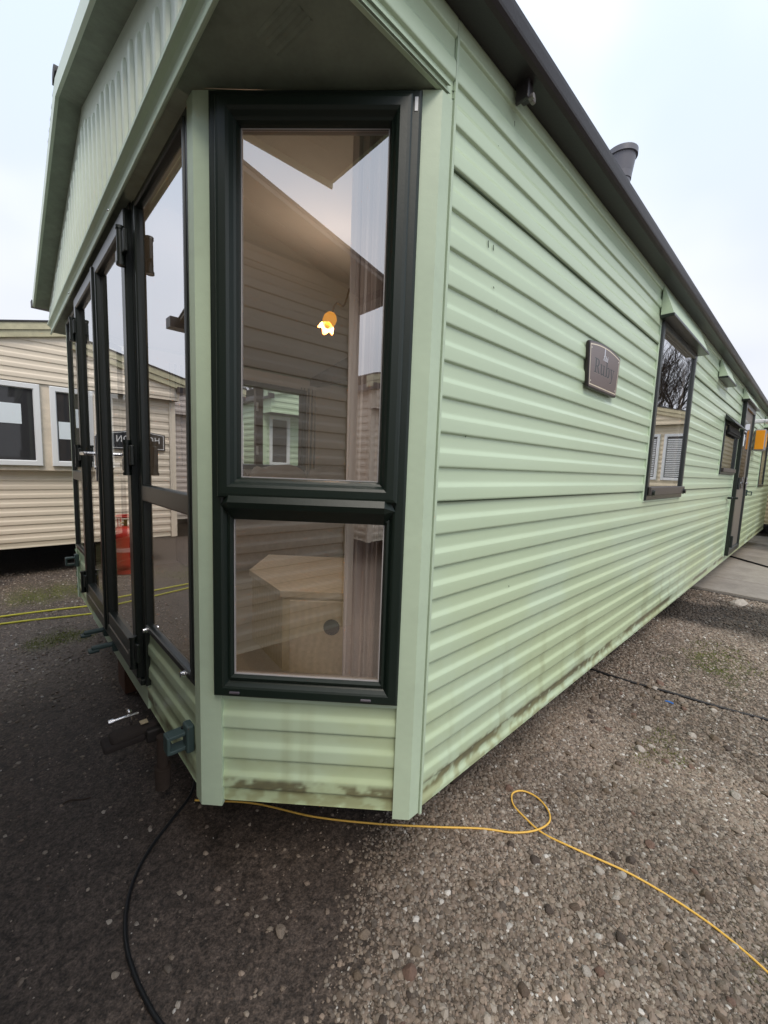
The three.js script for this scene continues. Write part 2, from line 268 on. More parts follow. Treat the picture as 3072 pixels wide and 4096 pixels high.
  part('corner_post', plan([[-AX + 0.03, ZF + 0.05], [-AX, ZF + 0.05], [-AX, ZF], [-AX + 0.04, ZF - 0.05], [-AX + 0.06, ZF - 0.03]], YB, YS), M.trim, van);
  const MW2 = frameAt(V(LX, 0, ZW), V(-1, 0, 0), V(0, 0, -1)), wu = (x) => LX - x, farWin = [0.55, 1.95];
  for (const [a, b, y0, y1] of [[0, farWin[0], YB, YE], [farWin[0], farWin[1], YB, 1.44], [farWin[0], farWin[1], 2.43, YE], [farWin[1], 3.7, YB, YE], [3.7, 5.4, YB, 1.44], [3.7, 5.4, 2.43, YE], [5.4, LX, YB, YE]]) part('siding_panel', sheet([wu(b), wu(a)], y0, y1, PH, 0, greenAt(5, PH)), M.siding, van, MW2);
  part('siding_panel', sheet([0, -ZW], YB, YE, PH, 0, greenAt(6, PH)), M.siding, van, frameAt(V(LX, 0, 0), V(0, 0, -1), V(1, 0, 0)));
  const fw = part('side_window', mitre(1.40, 0.99, [[0, 0.02], [0, -0.07], [0.05, -0.08], [0.06, -0.03], [0.06, 0.02]]), M.black, van, frameAt(V(farWin[0], 1.44, ZW + 0.01), V(1, 0, 0), V(0, 0, 1)).multiply(new THREE.Matrix4().makeScale(1, 1, -1)));
  part('mullion', rbox(0.09, 0.92, 0.06, 0.008, 0.80, 0.49, 0.02), std(0x4b3a30, 0.5), fw);
  for (const y of [0.22, 0.72]) part('window_latch', rbox(0.02, 0.10, 0.02, 0.006, 0.765, y, -0.025), M.white, fw);
  part('pane', new THREE.PlaneGeometry(1.3, 0.9).translate(0.7, 0.495, 0.01), M.pane, fw);

  const fw2 = part('side_window', mitre(1.70, 0.99, [[0, 0.02], [0, -0.07], [0.05, -0.08], [0.06, -0.03], [0.06, 0.02]]), M.black, van, frameAt(V(3.7, 1.44, ZW + 0.01), V(1, 0, 0), V(0, 0, 1)).multiply(new THREE.Matrix4().makeScale(1, 1, -1)));  // unseen far-wall window, added to let more daylight into the lounge
  part('pane', new THREE.PlaneGeometry(1.6, 0.9).translate(0.85, 0.495, 0.01), M.pane, fw2);
  // side windows: dark aluminium, bolts at the bottom corners
  const sp = [[-0.004, -0.02], [-0.004, 0.008], [0, 0.016], [0.004, 0.019], [0.04, 0.019], [0.046, 0.014], [0.052, 0.006], [0.052, -0.01]];
  const MS = new THREE.Matrix4(), su = (x) => x;
  const w1 = win('side_window', 2.262, 3.30, 1.36, 2.53, sp, M.black, 0, MS, su, 0.05, M.paneSide, 0.004);
  part('window_rail', rbox(1.0, 0.06, 0.02, 0.006, 0.52, 0.06, 0.03), std(0x4a4442, 0.4), w1);
  for (const u of [0.06, 0.98]) part('window_stay', merge(cyl(0.018, 0.018, 0.02, u, 0.05, 0.046, 'z'), cyl(0.024, 0.024, 0.006, u, 0.05, 0.04, 'z')), M.black, w1);
  const w2 = win('side_window', 5.12, 6.22, 1.58, 2.2, sp, M.black, 0, MS, su, 0.05, M.paneSide, 0.004);
  part('window_rail', rbox(1.0, 0.05, 0.02, 0.006, 0.55, 0.05, 0.03), std(0x4a4442, 0.4), w2);
  part('window_vent', new Geo().box(0.08, 1.02, 0.47, 0.56, 0.02, 0.04).box(0.10, 1.0, 0.49, 0.51, 0.04, 0.05).build(), M.gasket, w2);
  part('window_hood', new Geo().prism([[0, 0], [0.09, -0.05], [0.09, -0.04], [0, 0.055]], (q, x) => [x, 2.2 + q[1], q[0] + 0.01], 5.08, 6.27).build(), M.black, van);
  const w3 = win('side_window', 9.6, 10.6, 1.4, 2.47, sp, M.black, 0, MS, su, 0.05, M.paneSide, 0.004);
  // side door
  const door = part('side_door', mitre(1.08, 2.09, [[0, -0.01], [0, 0.045], [0.006, 0.05], [0.07, 0.05], [0.08, 0.03], [0.08, 0.0]]), M.black, van, new THREE.Matrix4().makeTranslation(6.36, 0.47, 0));
  part('door_panel', rbox(0.94, 1.95, 0.03, 0.006, 0.54, 1.045, 0.012), std(0x6d6862, 0.45), door);
  part('pane', new THREE.PlaneGeometry(0.5, 0.95).translate(0.54, 1.4, 0.0285), M.darkGlass, door);
  part('door_handle', merge(rbox(0.12, 0.028, 0.03, 0.008, 0.94, 1.0, 0.06), rbox(0.04, 0.18, 0.012, 0.004, 0.98, 1.0, 0.052)), M.chrome, door);
  part('door_notice', rbox(0.10, 0.16, 0.004, 0.001, 0.3, 1.6, 0.0295), M.paper, door);
  for (const y of [1.0, 0.2]) part('door_hinge', cyl(0.018, 0.018, 0.16, 0.03, y, 0.06), M.black, door);
  // plain sloping pelmets under the eave
  for (const [x, y, w, h] of [[2.262, 1.36, 1.038, 1.17], [5.12, 1.58, 1.1, 0.62], [6.36, 0.47, 1.08, 2.09], [9.6, 1.4, 1.0, 1.07]]) part('window_flange', mitre(w + 0.036, h + 0.036, [[0, -0.03], [0, 0.003], [0.004, 0.0055], [0.03, 0.0055], [0.03, -0.02]]), M.trim, van, new THREE.Matrix4().makeTranslation(x - 0.018, y - 0.018, 0));
  const sdz = 0; const pel = (x0, x1, y) => { part('pelmet', new Geo().prism([[0.006, YE - 0.015], [0.006, y + 0.002], [0.074, y + 0.002], [0.074, y + 0.014]].map((q) => [q[0], q[1]]), (q, x) => [x, q[1], q[0]], x0, x1).build(), M.trim, van); part('drip_cap', rbox(x1 - x0 + 0.02, 0.02, 0.082, 0.005, (x0 + x1) / 2, y - 0.008, 0.043), M.black, van); };
  pel(2.21, 3.36, 2.545); pel(4.42, 4.98, 2.545); pel(6.25, 7.5, 2.575); pel(9.5, 10.7, 2.5);
  // name plaque
  const pq = new THREE.Shape(); pq.moveTo(0, 0.004); pq.quadraticCurveTo(0, 0, 0.006, 0); pq.lineTo(0.368, 0); pq.quadraticCurveTo(0.374, 0, 0.3745, 0.006); pq.lineTo(0.394, 0.19); pq.quadraticCurveTo(0.394, 0.196, 0.388, 0.198); pq.quadraticCurveTo(0.19, 0.232, -0.016, 0.198); pq.quadraticCurveTo(-0.022, 0.196, -0.0215, 0.19); pq.closePath();
  const plaque = part('name_plaque', boxUV(new THREE.ExtrudeGeometry(pq, { depth: 0.008, bevelEnabled: true, bevelSize: 0.006, bevelThickness: 0.005, bevelSegments: 3, curveSegments: 16 })), phys(0x2a2423, 0.35), van, new THREE.Matrix4().makeTranslation(1.118, 1.936, 0.006));
  plaque.userData.label = 'brown arched name plaque reading Ruby';
  const cv = document.createElement('canvas'); cv.width = 1024; cv.height = 640; const cx = cv.getContext('2d');
  cx.fillStyle = '#6b5a54'; cx.fillRect(0, 0, 1024, 640);
  for (let i = 0; i < 1400; i++) { cx.fillStyle = `rgba(${i % 2 ? 40 : 130},${i % 2 ? 34 : 110},${i % 2 ? 32 : 104},0.06)`; cx.fillRect(rnd(0, 1024), rnd(0, 640), rnd(20, 160), rnd(1, 3)); }
  cx.strokeStyle = '#e9dcc0'; cx.lineWidth = 12;
  { const X = (x) => 40 + (x + 0.022) / 0.416 * 944, Y = (y) => 620 - y / 0.236 * 600; cx.beginPath(); cx.moveTo(X(0.006), Y(0.010)); cx.lineTo(X(0.366), Y(0.010)); cx.lineTo(X(0.384), Y(0.186)); cx.quadraticCurveTo(X(0.19), Y(0.222), X(-0.012), Y(0.186)); cx.closePath(); cx.stroke();
    for (const [x, y] of [[0.002, 0.174], [0.37, 0.174], [0.018, 0.026], [0.354, 0.026]]) { cx.fillStyle = '#f3ecda'; cx.beginPath(); cx.arc(X(x), Y(y), 9, 0, 7); cx.fill(); } }
  cx.textAlign = 'center'; cx.font = 'bold 240px serif'; cx.fillStyle = '#8f7f72'; cx.fillText('Ruby', 516, 446); cx.fillStyle = '#080505'; cx.fillText('Ruby', 511, 440);
  cx.fillStyle = '#cfd2dc'; cx.beginPath(); cx.moveTo(470, 110); cx.lineTo(492, 100); cx.lineTo(500, 200); cx.lineTo(455, 215); cx.lineTo(470, 190); cx.closePath(); cx.fill(); cx.font = 'italic bold 84px serif'; cx.fillText('Abi', 512, 252);
  const ct = new THREE.CanvasTexture(cv); ct.colorSpace = THREE.SRGBColorSpace;
  const pf = new THREE.Shape(); pf.moveTo(0, 0); pf.lineTo(0.372, 0); pf.lineTo(0.392, 0.194); pf.quadraticCurveTo(0.19, 0.23, -0.02, 0.194); pf.closePath();
  const pg = new THREE.ShapeGeometry(pf, 16), pp = pg.attributes.position, pu = pg.attributes.uv; for (let i = 0; i < pp.count; i++) pu.setXY(i, (40 + (pp.getX(i) + 0.022) / 0.416 * 944) / 1024, 1 - (620 - pp.getY(i) / 0.236 * 600) / 640);
  part('plaque_face', pg, phys(0xffffff, 0.32, { map: ct, clearcoat: 0.4, clearcoatRoughness: 0.2 }), plaque).position.set(0, 0.001, 0.0135);

  // soffit under the overhang, front fascia, gable
  const S = new Geo(), ys = YS + 0.004, up = (x, z) => [x, ys, z];
  const tri = (a, b, c) => { S.tri(up(...a), up(...b), up(...c)); S.tri(up(...a).map((v, i) => i === 1 ? v + 0.02 : v), up(...c).map((v, i) => i === 1 ? v + 0.02 : v), up(...b).map((v, i) => i === 1 ? v + 0.02 : v)); };
  const XL = -0.5235;
  tri([0.03, 0.004], [XL, 0.004], [-AX, -BZ]); tri([XL, 0.004], [XL, -BZ], [-AX, -BZ]); tri([0.05, 0.004], [-AX, -BZ], [0.05, -0.1]); tri([XL, -BZ], [XL, ZF], [-AX + 0.05, ZF]); tri([XL, -BZ], [-AX + 0.05, ZF], [-AX + 0.05, -BZ]); tri([XL, ZF], [XL, ZW], [-AX, ZF]); tri([XL, ZW], [0.03, ZW], [-AX, ZF]); tri([0.03, ZW], [0.05, ZW + 0.1], [-AX, ZF]);
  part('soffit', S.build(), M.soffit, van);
  { const g = new Geo(), d = V(0.12, 0, 0.99).normalize(), o = V(-0.385, ys - 0.0005, -0.175); for (let k = 0; k < 3; k++) { const n = V(-d.z, 0, d.x), c = o.clone().addScaledVector(n, (k - 1) * 0.026), a = c.clone().addScaledVector(d, -0.065), b = c.clone().addScaledVector(d, 0.07), w = n.clone().multiplyScalar(0.008), dn = V(0, -0.0035, 0); g.quad(a.clone().sub(w).toArray(), b.clone().sub(w).toArray(), b.clone().add(dn).toArray(), a.clone().add(dn).toArray()); g.quad(a.clone().add(dn).toArray(), b.clone().add(dn).toArray(), b.clone().add(w).toArray(), a.clone().add(w).toArray()); g.tri(a.clone().sub(w).toArray(), a.clone().add(dn).toArray(), a.clone().add(w).toArray()); } part('soffit_vent', g.build(), M.soffit, van); }
  const fpz = [[-0.508, 2.562], [-0.5215, 2.556], [-0.524, 2.531], [-0.529, 2.528], [-0.534, 2.531], [-0.535, 2.536], [-0.529, 2.541], [-0.526, 2.572], [-0.527, 2.580], [-0.534, 2.590], [-0.545, 2.597], [-0.550, 2.602], [-0.550, 2.616], [-0.544, 2.622], [-0.50, 2.626]];
  part('front_fascia', new Geo().prism(fpz.map((q) => [-q[0], q[1]]), (q, z) => [-q[0], q[1], -z], -0.0, -ZW).build(), M.trim, van);
  for (const z of [-1.37, -2.62]) for (const [x, y] of [[-0.527, 2.556], [-0.534, 2.601]]) part('fixing_screw', new THREE.SphereGeometry(0.006, 8, 6).translate(x - 0.003, y, z), M.chrome, van);
  const ridge = ZW / 2, gy = (z) => 3.232 - 0.258 * Math.abs(z - ridge);
  const gx = -0.5335, gpts = [[-0.002, 2.612], [-0.002, gy(0) + 0.01], [ridge, gy(ridge) + 0.01], [ZW, gy(ZW) + 0.01], [ZW, 2.612]];
  const gc = new Geo(); gc.prism(gpts, (q, x) => [x, q[1], q[0]], gx, -0.50);
  for (let z = -0.05; z > ZW + 0.06; z -= 0.0955) {
    const yt = gy(z) - 0.075 - 0.035 * Math.abs(Math.sin(z * 7)), y0 = 2.617; if (yt - y0 < 0.03) continue;
    const w = 0.018, N = 6, rowsR = [[y0, 1], [yt - 0.03, 1], [yt - 0.012, 0.72], [yt - 0.003, 0.38], [yt, 0.02]], P = (y, s, k) => { const a = -1 + 2 * k / N; return [gx - 0.013 * Math.sqrt(Math.max(0, 1 - a * a)) * s - 0.0002, y, z + a * w * Math.max(s, 0.1)]; };
    for (let r = 0; r + 1 < rowsR.length; r++) for (let k = 0; k < N; k++) gc.quad(P(rowsR[r][0], rowsR[r][1], k), P(rowsR[r + 1][0], rowsR[r + 1][1], k), P(rowsR[r + 1][0], rowsR[r + 1][1], k + 1), P(rowsR[r][0], rowsR[r][1], k + 1));
  }
  part('gable_cladding', gc.build(), std(0xdae5d4, 0.36, { map: wash, side: THREE.DoubleSide }), van);
  for (const s of [1, -1]) {
    const ze = ridge + s * 1.92, f = (dy0, dy1) => [[ze, gy(ze) + dy0], [ridge, gy(ridge) + dy0], [ridge, gy(ridge) + dy1], [ze, gy(ze) + dy1]];
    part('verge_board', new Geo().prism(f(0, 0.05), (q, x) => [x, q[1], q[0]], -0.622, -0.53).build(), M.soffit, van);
    part('verge_trim', new Geo().prism(f(-0.006, 0.068), (q, x) => [x, q[1], q[0]], -0.636, -0.622).build(), std(0xcfdcca, 0.4), van);
    part('roof', new Geo().prism([[ridge + s * 1.98, gy(ridge + s * 1.98) + 0.055], [ridge, gy(ridge) + 0.055], [ridge, gy(ridge) + 0.075], [ridge + s * 1.98, gy(ridge + s * 1.98) + 0.075]], (q, x) => [x, q[1], q[0]], -0.63, LX + 0.1).build(), M.roof, van);
    part('eave_soffit', new Geo().box(-0.53, LX + 0.08, YE, YE + 0.012, s > 0 ? -0.02 : ZW - 0.03, s > 0 ? 0.03 : ZW + 0.02).build(), M.gutter, van);
    const gp = [[-0.004, 2.752], [0.0, 2.746], [0.074, 2.742], [0.086, 2.746], [0.094, 2.754], [0.0965, 2.760], [0.093, 2.765], [0.099, 2.788], [0.101, 2.799], [0.094, 2.801], [0.09, 2.79], [-0.004, 2.79]];
    part('gutter', new Geo().prism(gp.map((q) => s > 0 ? [q[0] + 0.006, q[1]] : [ZW - q[0] - 0.09, q[1] + 0.012]), (q, x) => [x, q[1], q[0]], -0.64, LX + 0.1).build(), M.gutter, van);
  }
  { const g = new Geo(), r = 0.055; const arc = []; for (let k = 0; k <= 10; k++) { const a = Math.PI * k / 10; arc.push([ridge + r * Math.cos(a), gy(ridge) + 0.07 + 0.9 * r * Math.sin(a)]); } for (let i = 0; i < 12; i++) g.prism(arc.map((q) => [ridge + (q[0] - ridge) * (1 - 0.02 * (i % 2)), q[1] + 0.004 * (i % 2)]), (q, x) => [x, q[1], q[0]], -0.64 + i * 1.07, -0.64 + (i + 1) * 1.07 + 0.03); part('ridge_cap', g.build(), M.roof, van);
    const h = new Geo(); h.prism([[-1.95, 3.285], [-1.90, 3.285], [-1.885, 3.37], [-1.925, 3.405]], (q, x) => [x, q[1], q[0]], -0.606, -0.56); part('ridge_end', h.build(), M.gutter, van);
    for (let k = 0; k < 5; k++) { const z = ridge - 0.06 - k * 0.07, y = gy(z) + 0.066; part('tile_edge', new Geo().prism([[z + 0.01, y], [z - 0.055, y - 0.010], [z - 0.062, y + 0.016], [z, y + 0.014]], (q, x) => [x, q[1], q[0]], -0.634, -0.60).build(), M.gutter, van); } }
  // gutter bracket and its split clip
  part('gutter_bracket', merge(rbox(0.035, 0.045, 0.035, 0.008, 0.36, 2.722, 0.04), rbox(0.012, 0.06, 0.045, 0.004, 0.34, 2.718, 0.04)), M.gutter, van);
  part('bracket_clip', merge(rbox(0.02, 0.02, 0.014, 0.005, 0.378, 2.706, 0.055), cyl(0.008, 0.008, 0.016, 0.358, 2.70, 0.062, 'z')), std(0x7b7672, 0.5), van);
  // flue
  const fl = part('flue', cyl(0.066, 0.066, 0.62, 0, 0.31, 0, 'y', 28), phys(0x66666e, 0.4), van); fl.position.set(2.27, 2.91, -0.34);
  part('flue_cap', merge(cyl(0.088, 0.074, 0.10, 0, 0.70, 0, 'y', 28), cyl(0.098, 0.098, 0.035, 0, 0.768, 0, 'y', 28), cyl(0.074, 0.07, 0.05, 0, 0.63, 0, 'y', 28)), phys(0x6d6d75, 0.4), fl);
  part('flue_band', new THREE.TorusGeometry(0.068, 0.006, 8, 28).rotateX(Math.PI / 2).translate(0, 0.5, 0), M.gutter, fl);
  // lamps, boxes and catches by the side door
  part('wall_lamp', merge(cyl(0.05, 0.05, 0.03, 7.62, 2.42, 0.02, 'z'), rbox(0.06, 0.06, 0.16, 0.02, 7.62, 2.42, 0.10), rbox(0.30, 0.05, 0.08, 0.02, 7.72, 2.42, 0.18)), M.white, van);
  const ob = part('meter_box', rbox(0.26, 0.34, 0.14, 0.02, 8.15, 2.17, 0.078), std(0x8d8a8c, 0.5), van);
  part('amber_panel', rbox(0.02, 0.30, 0.11, 0.006, 8.015, 2.17, 0.082), std(0xef9a12, 0.4), ob); part('amber_label', rbox(0.10, 0.22, 0.006, 0.002, 8.18, 2.17, 0.15), std(0xf0a820, 0.4), ob);
  const clip = (o, u, n, L) => { const m = frameAt(o, u, n), g = part('light_bracket', merge(rbox(0.05, 0.10, 0.028, 0.008, 0, 0, 0.014), rbox(0.046, 0.014, 0.06, 0.004, -0.012, 0.02, 0.05), rbox(0.046, 0.014, 0.06, 0.004, -0.012, -0.032, 0.05), rbox(0.046, 0.062, 0.012, 0.004, -0.012, -0.006, 0.08)), M.teal, van, m); part('fixing_screw', new THREE.SphereGeometry(0.006, 8, 6).translate(-0.018, 0.03, 0.028), M.gasket, g); return g; };
  clip(V(-AX + 0.008, 0.565, -0.60), V(0, 0, 1), V(-1, 0, 0)); clip(V(-AX + 0.004, 0.70, -3.16), V(0, 0, 1), V(-1, 0, 0)); clip(V(-0.36, 0.60, -3.40), uc, ncv);
  clip(V(7.75, 1.32, 0.012), V(1, 0, 0), V(0, 0, 1)); part('door_retainer', merge(rbox(0.10, 0.03, 0.05, 0.008, 6.05, 1.28, 0.03), cyl(0.014, 0.014, 0.09, 6.10, 1.28, 0.06, 'z')), M.black, van);
  for (const z of [-1.80, -2.06]) part('door_retainer', merge(rbox(0.05, 0.05, 0.03, 0.008, fu(z), 0.47, 0.02), rbox(0.035, 0.022, 0.11, 0.009, fu(z), 0.485, 0.075), rbox(0.05, 0.016, 0.05, 0.007, fu(z), 0.472, 0.12)), M.teal, van, MF);
  // underside, chassis and drawbar
  part('underfloor', plan([[0.03, -0.06], [-AX + 0.06, -BZ - 0.02], [-AX + 0.02, ZF], [0.02, ZW + 0.02], [LX - 0.02, ZW + 0.02], [LX - 0.02, -0.02]].reverse(), 0.405, 0.43), M.chassis, van);
  for (const z of [-1.15, -2.7]) part('chassis_beam', new Geo().box(-0.3, LX - 0.3, 0.24, 0.404, z - 0.04, z + 0.04).build(), M.chassis, van);
  for (const [x, z] of [[0.7, -0.35], [2.9, -0.35], [6.2, -0.35], [0.2, -2.4], [9, -0.35]]) part('support_stand', merge(rbox(0.2, 0.06, 0.2, 0.01, x, 0.03, z), cyl(0.03, 0.05, 0.36, x, 0.23, z)), M.rust, van);
  { const bar = (a, b, w) => { const d = V(...b).sub(V(...a)), L = d.length(), x = d.clone().normalize(), z = x.clone().cross(V(0, 1, 0)).normalize(); return new RoundedBoxGeometry(L, w, w * 0.8, 2, 0.01).applyMatrix4(new THREE.Matrix4().makeBasis(x, z.clone().cross(x), z).setPosition(V(...a).addScaledVector(d, 0.5))); };
    const dr = part('drawbar', merge(bar([0.9, 0.28, -1.02], [-0.50, 0.285, -1.14], 0.06), bar([0.9, 0.28, -2.3], [-0.40, 0.285, -1.22], 0.06)), M.steel, van);
    const cp = part('tow_coupling', new THREE.LatheGeometry([[0, -0.12], [0.035, -0.118], [0.048, -0.10], [0.05, -0.05], [0.043, 0.0], [0.034, 0.06], [0.034, 0.13]].map((q) => new THREE.Vector2(...q)), 18).rotateZ(-Math.PI / 2).scale(0.85, 0.66, 0.9).translate(-0.53, 0.305, -1.17), phys(0x3f3733, 0.9, { map: grime }), dr);
    part('coupling_lip', rbox(0.16, 0.03, 0.10, 0.012, -0.58, 0.288, -1.17), phys(0x3a322f, 0.9, { map: grime }), dr);
    part('coupling_handle', merge(cyl(0.007, 0.007, 0.10, -0.565, 0.377, -1.19, 'x'), cyl(0.012, 0.012, 0.02, -0.62, 0.377, -1.19, 'x')), M.chrome, dr);
    part('coupling_pin', merge(cyl(0.006, 0.006, 0.05, -0.545, 0.352, -1.19), new THREE.SphereGeometry(0.012, 12, 8).translate(-0.55, 0.393, -1.195)), M.chrome, dr);
    part('coupling_plate', rbox(0.03, 0.006, 0.03, 0.002, -0.50, 0.340, -1.165), std(0xcdbb9a, 0.4), dr);
    part('hitch_jack', merge(cyl(0.022, 0.022, 0.22, -0.46, 0.21, -1.04), cyl(0.034, 0.03, 0.10, -0.46, 0.13, -1.04)), M.rust, dr);
  }
  // interior
  const inn = [];
  part('interior_floor', plan([[0, -0.05], [-AX + 0.04, -BZ - 0.02], [-AX + 0.04, ZF + 0.02], [0, ZW + 0.05], [5.5, ZW + 0.05], [5.5, -0.05]].reverse(), 0.432, 0.45), M.floor, van);
  const ce = new Geo(), cy = (z) => 2.93 - 0.19 * Math.abs(z - ridge); for (const s of [1, -1]) ce.quad([-0.44, cy(ridge), ridge], [5.5, cy(ridge), ridge], [5.5, cy(ridge + s * 1.82), ridge + s * 1.82], [-0.44, cy(ridge + s * 1.82), ridge + s * 1.82]);
  part('interior_ceiling', ce.build(), M.ceiling, van);
  part('ceiling_beam', new Geo().box(2.0, 2.12, 2.5, 2.86, ZW + 0.06, -0.06).build(), std(0x6b5947, 0.8), van);
  const iw = new Geo(), wallZ = (z, o) => { const r = (x0, x1, y0, y1) => iw.box(x0, x1, y0, y1, z - 0.008, z + 0.008); r(0, o[0], 0.45, 2.56); r(o[0], o[1], 0.45, o[2]); r(o[0], o[1], o[3], 2.56); r(o[1], o[4] ?? 5.5, 0.45, 2.56); if (o[4]) { r(o[4], o[5], 0.45, o[2]); r(o[4], o[5], o[3], 2.56); r(o[5], 5.5, 0.45, 2.56); } };
  wallZ(-0.05, [2.3, 3.26, 1.4, 2.5]); wallZ(ZW + 0.055, [farWin[0] + 0.05, farWin[1] - 0.03, 1.47, 2.40, 3.75, 5.35]); iw.box(5.5, 5.52, 0.45, 2.9, ZW + 0.05, -0.05); iw.box(-0.49, -0.47, 2.57, 2.92, ZW + 0.6, -0.6);
  part('interior_wall', iw.build(), M.beige, van);
  const lin = new Geo(); lin.box(0.02, 0.10, YB + 0.05, 2.55, -0.03, -0.012).box(LB - 0.10, LB - 0.02, YB + 0.05, 2.55, -0.03, -0.012).box(0.1, LB - 0.1, YB + 0.05, 0.83, -0.03, -0.012).box(0.1, LB - 0.1, 2.46, 2.55, -0.03, -0.012);
  part('window_lining', lin.build(), std(0xa89888, 0.7), van, MB);
}

// ---------------------------------------------------------------- neighbouring caravans
// local frame: gable front in the plane z = 0 facing +z, x from 0 to W, the body runs back along -z
function tinted(hex, s, stain = 1) { const c0 = new THREE.Color(hex), b = [c0.r, c0.g, c0.b]; return (u, y) => { const n = fbm(u * 1.3 + s * 5, y * 2.2, 3, 200 + s), r = fbm(u * 9, 0.5, 3, 220 + s); let c = b.map((x) => x * (0.93 + 0.12 * n)); const k = stain * (0.35 * sstep(0.55, 0.38, y) + 0.22 * sstep(0.5, 0.75, r) * sstep(0.3, 0.7, n)); return c.map((x, i) => lerp(x, [0.26, 0.25, 0.16][i], clamp(k))); }; }
function caravan(name, label, pos, turn, o) {
  const t = thing(name, label, 'caravan', pos, turn, 'caravans parked round the green one'), { W = 3.9, L = 9, s = 1, eave = 2.68, rise = 0.47, wall = 0xdccdb8, trim = 0xcfc8a4, frame = M.white, over = 0.12, split = 2.36, plain = 0, front = [], left = [], right = [], bay } = o;
  const col = tinted(wall, s), n = 2 + Math.round(L / 0.5), ramp = (a, b, k) => Array.from({ length: k }, (_, i) => lerp(a, b, i / (k - 1)));
  const MFr = new THREE.Matrix4(), ML = frameAt(V(0, 0, -L), V(0, 0, 1), V(-1, 0, 0)), MR = frameAt(V(W, 0, 0), V(0, 0, -1), V(1, 0, 0)), MBk = frameAt(V(W, 0, -L), V(-1, 0, 0), V(0, 0, -1));
  const gy = (x) => eave + rise * (1 - Math.abs(x - W / 2) / (W / 2));
  part('siding_wall', sheet(ramp(0, W, 14), 0.38, split + 0.02, 0.02, 0, col), M.cream, t, MFr);
  part('siding_wall', sheet(ramp(0, L, n), 0.38, eave, 0.02, 0, col), M.cream, t, ML);
  part('siding_wall', sheet(ramp(0, L, n), 0.38, eave, 0.02, 0, col), M.cream, t, MR);
  part('siding_wall', sheet(ramp(0, W, 8), 0.38, eave, 0.02, 0, col), M.cream, t, MBk);
  const lim = (y) => { if (y <= eave) return [-0.03, W + 0.03]; const k = clamp((y - eave) / rise) * W / 2; return [k - 0.03, W - k + 0.03]; };
  part('gable_siding', sheet(ramp(0, W, 16), split, eave + rise, 0.05, over, tinted(wall, s + 3, 0.6), lim), M.cream, t, MFr);
  if (!plain) part('gable_soffit', new Geo().box(-0.03, W + 0.03, split, split + 0.015, -0.02, over - 0.002).build(), std(wall, 0.6), t);
  if (!plain) for (const x of [-0.03, W + 0.03]) part('gable_return', new Geo().box(x - 0.006, x + 0.006, split, eave + 0.03, -0.02, over + 0.012).build(), std(wall, 0.6), t);
  for (const x of [0.03, W - 0.03]) part('corner_trim', new Geo().box(x - 0.04, x + 0.04, 0.37, split, -0.03, 0.018).build(), std(new THREE.Color(wall).multiplyScalar(1.04), 0.5), t);
  const tm = std(trim, 0.5, { map: grime });
  for (const q of [0, 1]) {
    const X = (k) => q ? W / 2 + k : W / 2 - k, kE = W / 2 + 0.12, yE = eave - rise * 0.12 / (W / 2), yR = eave + rise;
    const verge = (y0, y1, z0, z1, nm, m) => part(nm, new Geo().prism([[X(kE), yE + y0], [X(0), yR + y0], [X(0), yR + y1], [X(kE), yE + y1]], (p, z) => [p[0], p[1], z], z0, z1).build(), m, t);
    if (plain) { verge(-0.012, 0.012, 0, plain * 0.48, 'verge_soffit', tm); verge(-0.012, 0.012, plain * 0.5, plain, 'verge_soffit', tm); verge(0.014, 0.03, -L - 0.1, plain + 0.005, 'roof', M.roof); } else { verge(0.0, 0.075, over - 0.1, over + 0.045, 'verge_board', tm); verge(0.079, 0.16, over - 0.1, over + 0.06, 'verge_board', tm); verge(0.161, 0.18, -L - 0.1, over + 0.07, 'roof', M.roof); }
    part('gutter', new Geo().box(q ? W : -0.11, q ? W + 0.11 : 0, eave - 0.06, eave + 0.02, -L, (plain || over) + 0.07).build(), o.gutter ?? M.gutter, t);
  }
  part('underfloor', new Geo().box(0.04, W - 0.04, 0.385, 0.42, -L + 0.04, -0.04).build(), M.chassis, t);
  for (const x of [0.9, W - 0.9]) part('chassis_beam', new Geo().box(x - 0.04, x + 0.04, 0.2, 0.384, -L + 0.3, -0.3).build(), M.chassis, t);
  for (const z of [-0.6, -L / 2, -L + 0.6]) for (const x of [0.9, W - 0.9]) part('support_stand', new Geo().box(x - 0.1, x + 0.1, 0, 0.2, z - 0.1, z + 0.1).build(), M.rust, t);
  const zb = bay ? 0.10 : 0;
  if (bay) part('bay_box', new Geo().box(bay[0], bay[1], bay[2], split, -0.02, zb).build(), std(wall, 0.5, { map: grime }), t);
